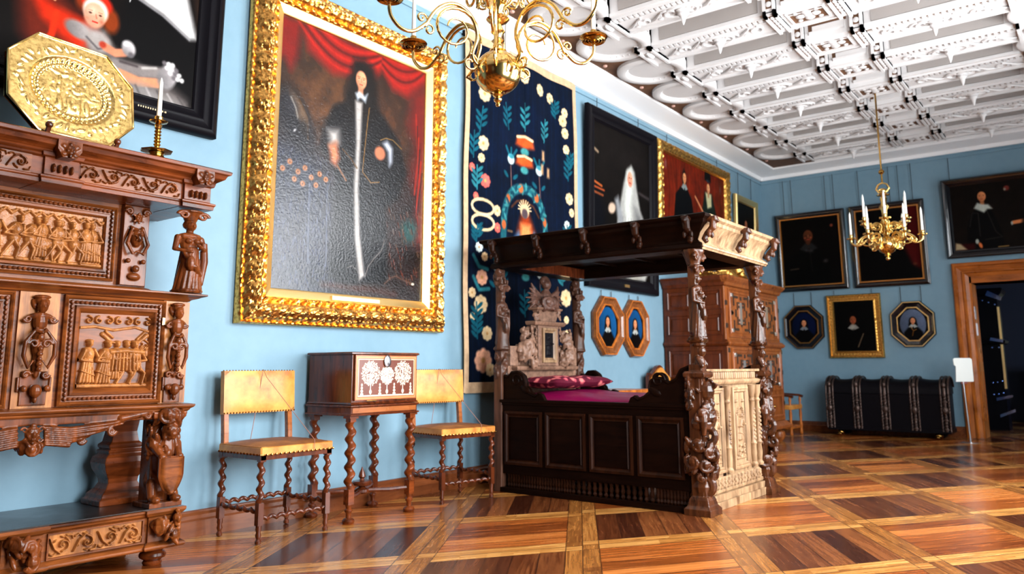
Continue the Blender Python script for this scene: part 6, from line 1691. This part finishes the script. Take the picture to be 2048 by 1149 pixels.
# ================================================================ SIGN STAND
t = thing('sign_stand', 'white notice card on a thin steel post in front of the door frame', 'sign', (3.14, 13.10, 0), 38)
b = MB(); b.lathe([(0, 0), (.125, 0), (.125, .006), (.02, .012), (.0, .013)], n=28); b.build('round_base', STEEL, t)
MB().tube([(0, 0, .01), (-.03, 0, .86)], .012, 10).build('pole', STEEL, t)
b = MB(); b.prism([(-.145, .86), (.105, .86), (.115, .87), (.115, 1.18), (.09, 1.20), (-.14, 1.20), (-.16, 1.18), (-.155, 1.10), (-.13, 1.08)], -.022, -.008); o = b.build('notice_card', PAPER, t, smooth=0, bev=.003)
MB().box(-.06, .03, -.006, .012, .83, .90).build('card_clamp', plain('red_brown_clamp', (.25, .05, .04), .5), t, smooth=0)

# ================================================================ NEXT ROOM
t = thing('black_cabinet', 'dark cabinet with fittings coloured blue as if lit seen through the doorway', 'cabinet', (3.20, 15.9, 0))
b = MB(); b.box(-.34, .16, 0, .45, 0, 2.30); b.mould(-.36, .18, -.03, .45, [(0, 2.28), (.05, 2.33), (.08, 2.40), (.06, 2.42)], back=False); b.mould(-.36, .18, -.03, .45, [(0, 1.45), (.04, 1.47), (.05, 1.52), (0, 1.54)], back=False); b.build('case', BLK, t, smooth=0)
NB = plain('blue_glint_steel', (.25, .35, .60), .2, 1.0)  # blue highlights put into the metal's own colour
b = MB()
for x, z in ((-.06, 2.22), (.03, 2.18), (.12, 2.14), (.02, 1.40), (.12, 1.40), (-.02, .80), (.05, .81), (.12, .83), (-.02, .60), (.05, .61), (.12, .63)): b.ell((x, -.035, z), .018, 10, 8)
b.build('knob', NB, t)
for pl_ in ([(.0, 2.30), (.22, 2.20), (.24, 2.26), (.04, 2.38)], [(.0, 1.52), (.2, 1.48), (.2, 1.53), (.02, 1.57)], [(.02, .50), (.26, .56), (.26, .60), (.02, .55)], [(.05, .22), (.28, .32), (.28, .37), (.05, .27)]): MB().prism(pl_, -.10, -.03).build('bright_fitting', NB, t, smooth=0)
MB().box(.15, .185, -.03, .01, .7, 2.1).build('gilt_edge', GILTP, t, smooth=0)
t = picture('next_room_picture', 'gilt framed dark picture seen through the doorway', .95, 1.02, [(0, 0), (0, .04), (.02, .06), (.08, .05), (.10, .035), (.13, .03), (.14, .02)], GILTP, p_dark(.5, .5, .1, (.10, .03, .02)), (4.15, 18.9, 1.25), 0, n=60, canvas=OILM)
t = thing('carved_bench', 'dark bench with pale gilt back rail below the picture beyond the doorway', 'bench', (4.1, 18.2, 0))
MB().box(-.6, .6, 0, .5, 0, .5).build('bench_seat', BLK, t, smooth=0)
b = MB(); b.box(-.6, .6, .44, .5, .5, 1.05); b.build('bench_back', BLK, t, smooth=0); MB().box(-.62, .62, .41, .44, .98, 1.10).build('back_rail', GILTD, t, smooth=0)

# ================================================================ CHANDELIERS
def ring_candle(loc, h, lab, grp, r=.0115):
    o = MB().lathe([(r, 0), (r, .02), (r * .8, h * .86), (.004, h * .96), (.001, h)], n=12).build('candle', WAX, None, loc=loc); tag(o, lab, 'candle', grp); return o
def s_arm(ang, r0, z0, R_, zp, th, big=1.0, mat=BRASS, parent=None, c=(0, 0)):
    """scrolled arm in the vertical plane at angle ang: rises from the ball in a volute, dips, then lifts the pan"""
    b = MB(); pts = []
    def P(r, z): return (r * cos(ang) , r * sin(ang), z)
    k = big
    # inner volute around (rc, zc)
    rc, zc = r0 + .095 * k, z0 + .10 * k
    vol = []
    for i in range(30):
        t = i / 29; a = -PI * 1.35 - t * 0; a = R(215) - t * R(560); q = (.028 + .062 * (1 - t)) * k * 1.15
        vol.append((rc + q * cos(a), zc + q * sin(a)))
    # main S: from ball, over the top, dips and rises
    main = [(r0 - .01, z0 - .04 * k), (r0 + .02 * k, z0 + .0), (r0 + .0 * k, z0 + .09 * k), (r0 + .03 * k, z0 + .17 * k), (r0 + .10 * k, z0 + .205 * k), (r0 + .17 * k, z0 + .17 * k), (r0 + .22 * k, z0 + .09 * k)]
    dip = zp - .115 * k
    main += [(R_ - .155 * k, dip + .045 * k), (R_ - .10 * k, dip), (R_ - .05 * k, dip + .0), (R_ - .012 * k, dip + .035 * k), (R_, zp - .045 * k), (R_, zp - .004)]
    # smooth
    sm = []
    n_ = len(main)
    for i in range(n_ - 1):
        p0, p1, p2, p3 = [Vector(main[max(0, min(n_ - 1, i + d))]) for d in (-1, 0, 1, 2)]
        for j in range(6):
            t = j / 6; sm.append(.5 * ((2 * p1) + (-p0 + p2) * t + (2 * p0 - 5 * p1 + 4 * p2 - p3) * t * t + (-p0 + 3 * p1 - 3 * p2 + p3) * t ** 3))
    sm.append(Vector(main[-1]))
    b.tube([P(*p) for p in sm], th, 8)
    b.tube([P(*p) for p in vol], [th * (.95 - .4 * i / 29) for i in range(30)], 8)
    for (r, z, q, sg, ph) in ((r0 + .205 * k, z0 + .075 * k, .028 * k, 1, 0), (R_ - .13 * k, dip + .06 * k, .022 * k, -1, PI), (r0 + .03 * k, z0 - .03 * k, .04 * k, 1, PI * .5)):
        b.tube([P(r + q * (1 - .8 * i / 15) * cos(ph + sg * 2.4 * PI * i / 15), z + q * (1 - .8 * i / 15) * sin(ph + sg * 2.4 * PI * i / 15)) for i in range(16)], th * .65, 7)
    return b.build('candle_arm', mat, parent, smooth=60)
def pan(parent, x, y, z, r, mat=BRASSD):
    b = MB(); b.lathe([(.006, -.03), (.012, -.022), (.006, -.012), (.02, -.006), (r * .5, -.004), (r * .9, .004), (r, .012), (r * .98, .015), (r * .6, .006), (.02, .008), (.012, .014), (.016, .03), (.016, .05), (.013, .052)], (x, y, z), 28)
    for q in (.35, .55, .75): b.lathe([(r * q, -.006), (r * (q + .06), -.010), (r * (q + .12), -.004)], (x, y, z), 28)
    return b.build('drip_pan', mat, parent, smooth=60)
# near
ch = thing('chandelier', 'large brass chandelier with a big polished ball hanging in the foreground', 'chandelier', (2.75, 2.72, 2.435))
b = MB(); b.lathe([(.0, -.165), (.008, -.163), (.012, -.155), (.008, -.147), (.018, -.138), (.020, -.13), (.010, -.122), (.022, -.114), (.026, -.108), (.016, -.100), (.028, -.096)], n=20); b.build('finial', BRASS, ch)
b = MB(); b.lathe([(.028, -.096)] + [(.108 * cos(R(a)), .104 * sin(R(a))) for a in range(-72, 76, 4)] + [(.026, .098)], n=48)
b.build('ball', BRASS, ch, smooth=60)
b = MB(); st = [(.026, .096), (.042, .102), (.040, .108), (.020, .114), (.024, .13), (.016, .142), (.030, .155), (.016, .17), (.02, .185), (.034, .20), (.022, .22), (.016, .235), (.045, .25), (.055, .262), (.045, .275), (.018, .285), (.022, .30), (.036, .33), (.034, .37), (.02, .40), (.028, .42), (.018, .44), (.024, .48), (.036, .52), (.022, .56), (.03, .60), (.015, .64), (.012, .70), (.02, .72), (.008, .74)]
b.lathe(st, n=24); b.build('stem', BRASS, ch, smooth=50)
b = MB(); b.tube([(0, 0, .74), (0, 0, 2.30)], .008, 8); b.lathe([(.05, 2.35), (.045, 2.32), (.015, 2.29), (.012, 2.23)], n=16); b.build('hanging_rod', BRASSD, ch)
for k in range(6):
    a = R(3 + 60 * k); am = s_arm(a, .105, .06, .525, .26, .0085, 1.15, BRASS, ch)
    p = pan(am, .525 * cos(a), .525 * sin(a), .26, .07)
    ring_candle((2.75 + .525 * cos(a), 2.72 + .525 * sin(a), 2.435 + .26 + .053), .26, 'white candle on a lower arm of the near chandelier', 'candles on the near chandelier')
    a = R(35 + 60 * k); am = s_arm(a, .05, .36, .36, .56, .007, .8, BRASS, ch)
    p = pan(am, .36 * cos(a), .36 * sin(a), .56, .045)
    b = MB()
    for e in range(5): t_ = e / 4
    b.tube([(.09 * cos(a), .09 * sin(a), .04), (.13 * cos(a), .13 * sin(a), .0), (.145 * cos(a), .145 * sin(a), -.02), (.12 * cos(a), .12 * sin(a), -.035)], .006, 7); b.build('ball_hook', BRASS, ch)
# far
c2 = thing('chandelier', 'gilded chandelier with twelve white candles hanging on a rod near the back wall', 'chandelier', (2.79, 10.42, 2.575))
c2.scale = (1, 1, .78)
b = MB(); b.lathe([(0, -.26), (.02, -.25), (.03, -.22), (.015, -.20), (.04, -.18), (.03, -.16), (.07, -.13), (.125, -.05), (.135, .0), (.12, .06), (.06, .11), (.03, .13), (.05, .17), (.03, .20), (.04, .30), (.06, .36), (.03, .42), (.035, .55), (.06, .60), (.03, .66), (.045, .74), (.02, .80)], n=24); b.build('baluster_body', BRASS, c2, smooth=60)
b = MB(); b.ell((0, 0, .86), (.05, .05, .05)); b.lathe([(.07, .79), (.08, .80), (.03, .83)], n=14)
for e in (-1, 1): b.tube([(e * .04, 0, .84), (e * .075, 0, .90), (e * .05, 0, .97), (0, 0, 1.0)], .014, 7)
b.build('crown_ornament', BRASS, c2)
b = MB(); pts = []
for k in range(9): b.lathe([(.006, 0), (.010, .05), (.006, .10)], (0, 0, 1.0 + k * .1), 8)
b.tube([(0, 0, 1.0), (0, 0, 2.53)], .011, 8); b.ell((0, 0, 1.18), (.035, .02, .045), 8, 6); b.build('hanging_rod', BRASSD, c2)
for tier, (Rr, zp, n_, a0, r0, z0, kk) in enumerate(((.40, .02, 6, 12, .12, -.04, .95), (.27, .30, 6, 42, .05, .22, .6))):
    for k in range(n_):
        a = R(a0 + 360 / n_ * k); am = s_arm(a, r0, z0, Rr, zp + .10 * kk, .015 * (.8 if tier else 1), kk, BRASS, c2); zz = zp + .10 * kk
        b = MB(); x, y = Rr * cos(a), Rr * sin(a); b.lathe([(.008, -.03), (.02, -.01), (.055, .0), (.06, .015), (.02, .015), (.018, .03), (.024, .05), (.022, .07), (.018, .075)], (x, y, zz), 14)
        for e in (-1, 1): b.ell((x + e * .05 * sin(a), y - e * .05 * cos(a), zz + .01), .018, 7, 5)
        b.build('drip_pan', BRASS, am)
        ring_candle((2.79 + x, 10.42 + y, 2.575 + (zz + .076) * .78), .29, 'white candle on the %s arms of the far gilded chandelier' % ('upper' if tier else 'lower'), 'candles on the %s tier of the far chandelier' % ('upper' if tier else 'lower'), .0145)
        if tier == 0:
            a2 = a + R(30); b = MB(); b.tube([(.11 * cos(a2), .11 * sin(a2), .08), (.20 * cos(a2), .20 * sin(a2), .12), (.24 * cos(a2), .24 * sin(a2), .2), (.235 * cos(a2), .235 * sin(a2), .27)], [.012, .016, .014, .010], 7)
            b.lathe([(.02, .25), (.03, .28), (.012, .32), (.02, .36), (.008, .42), (.002, .47)], (.235 * cos(a2), .235 * sin(a2), 0), 10); b.build('pinnacle', BRASS, c2)
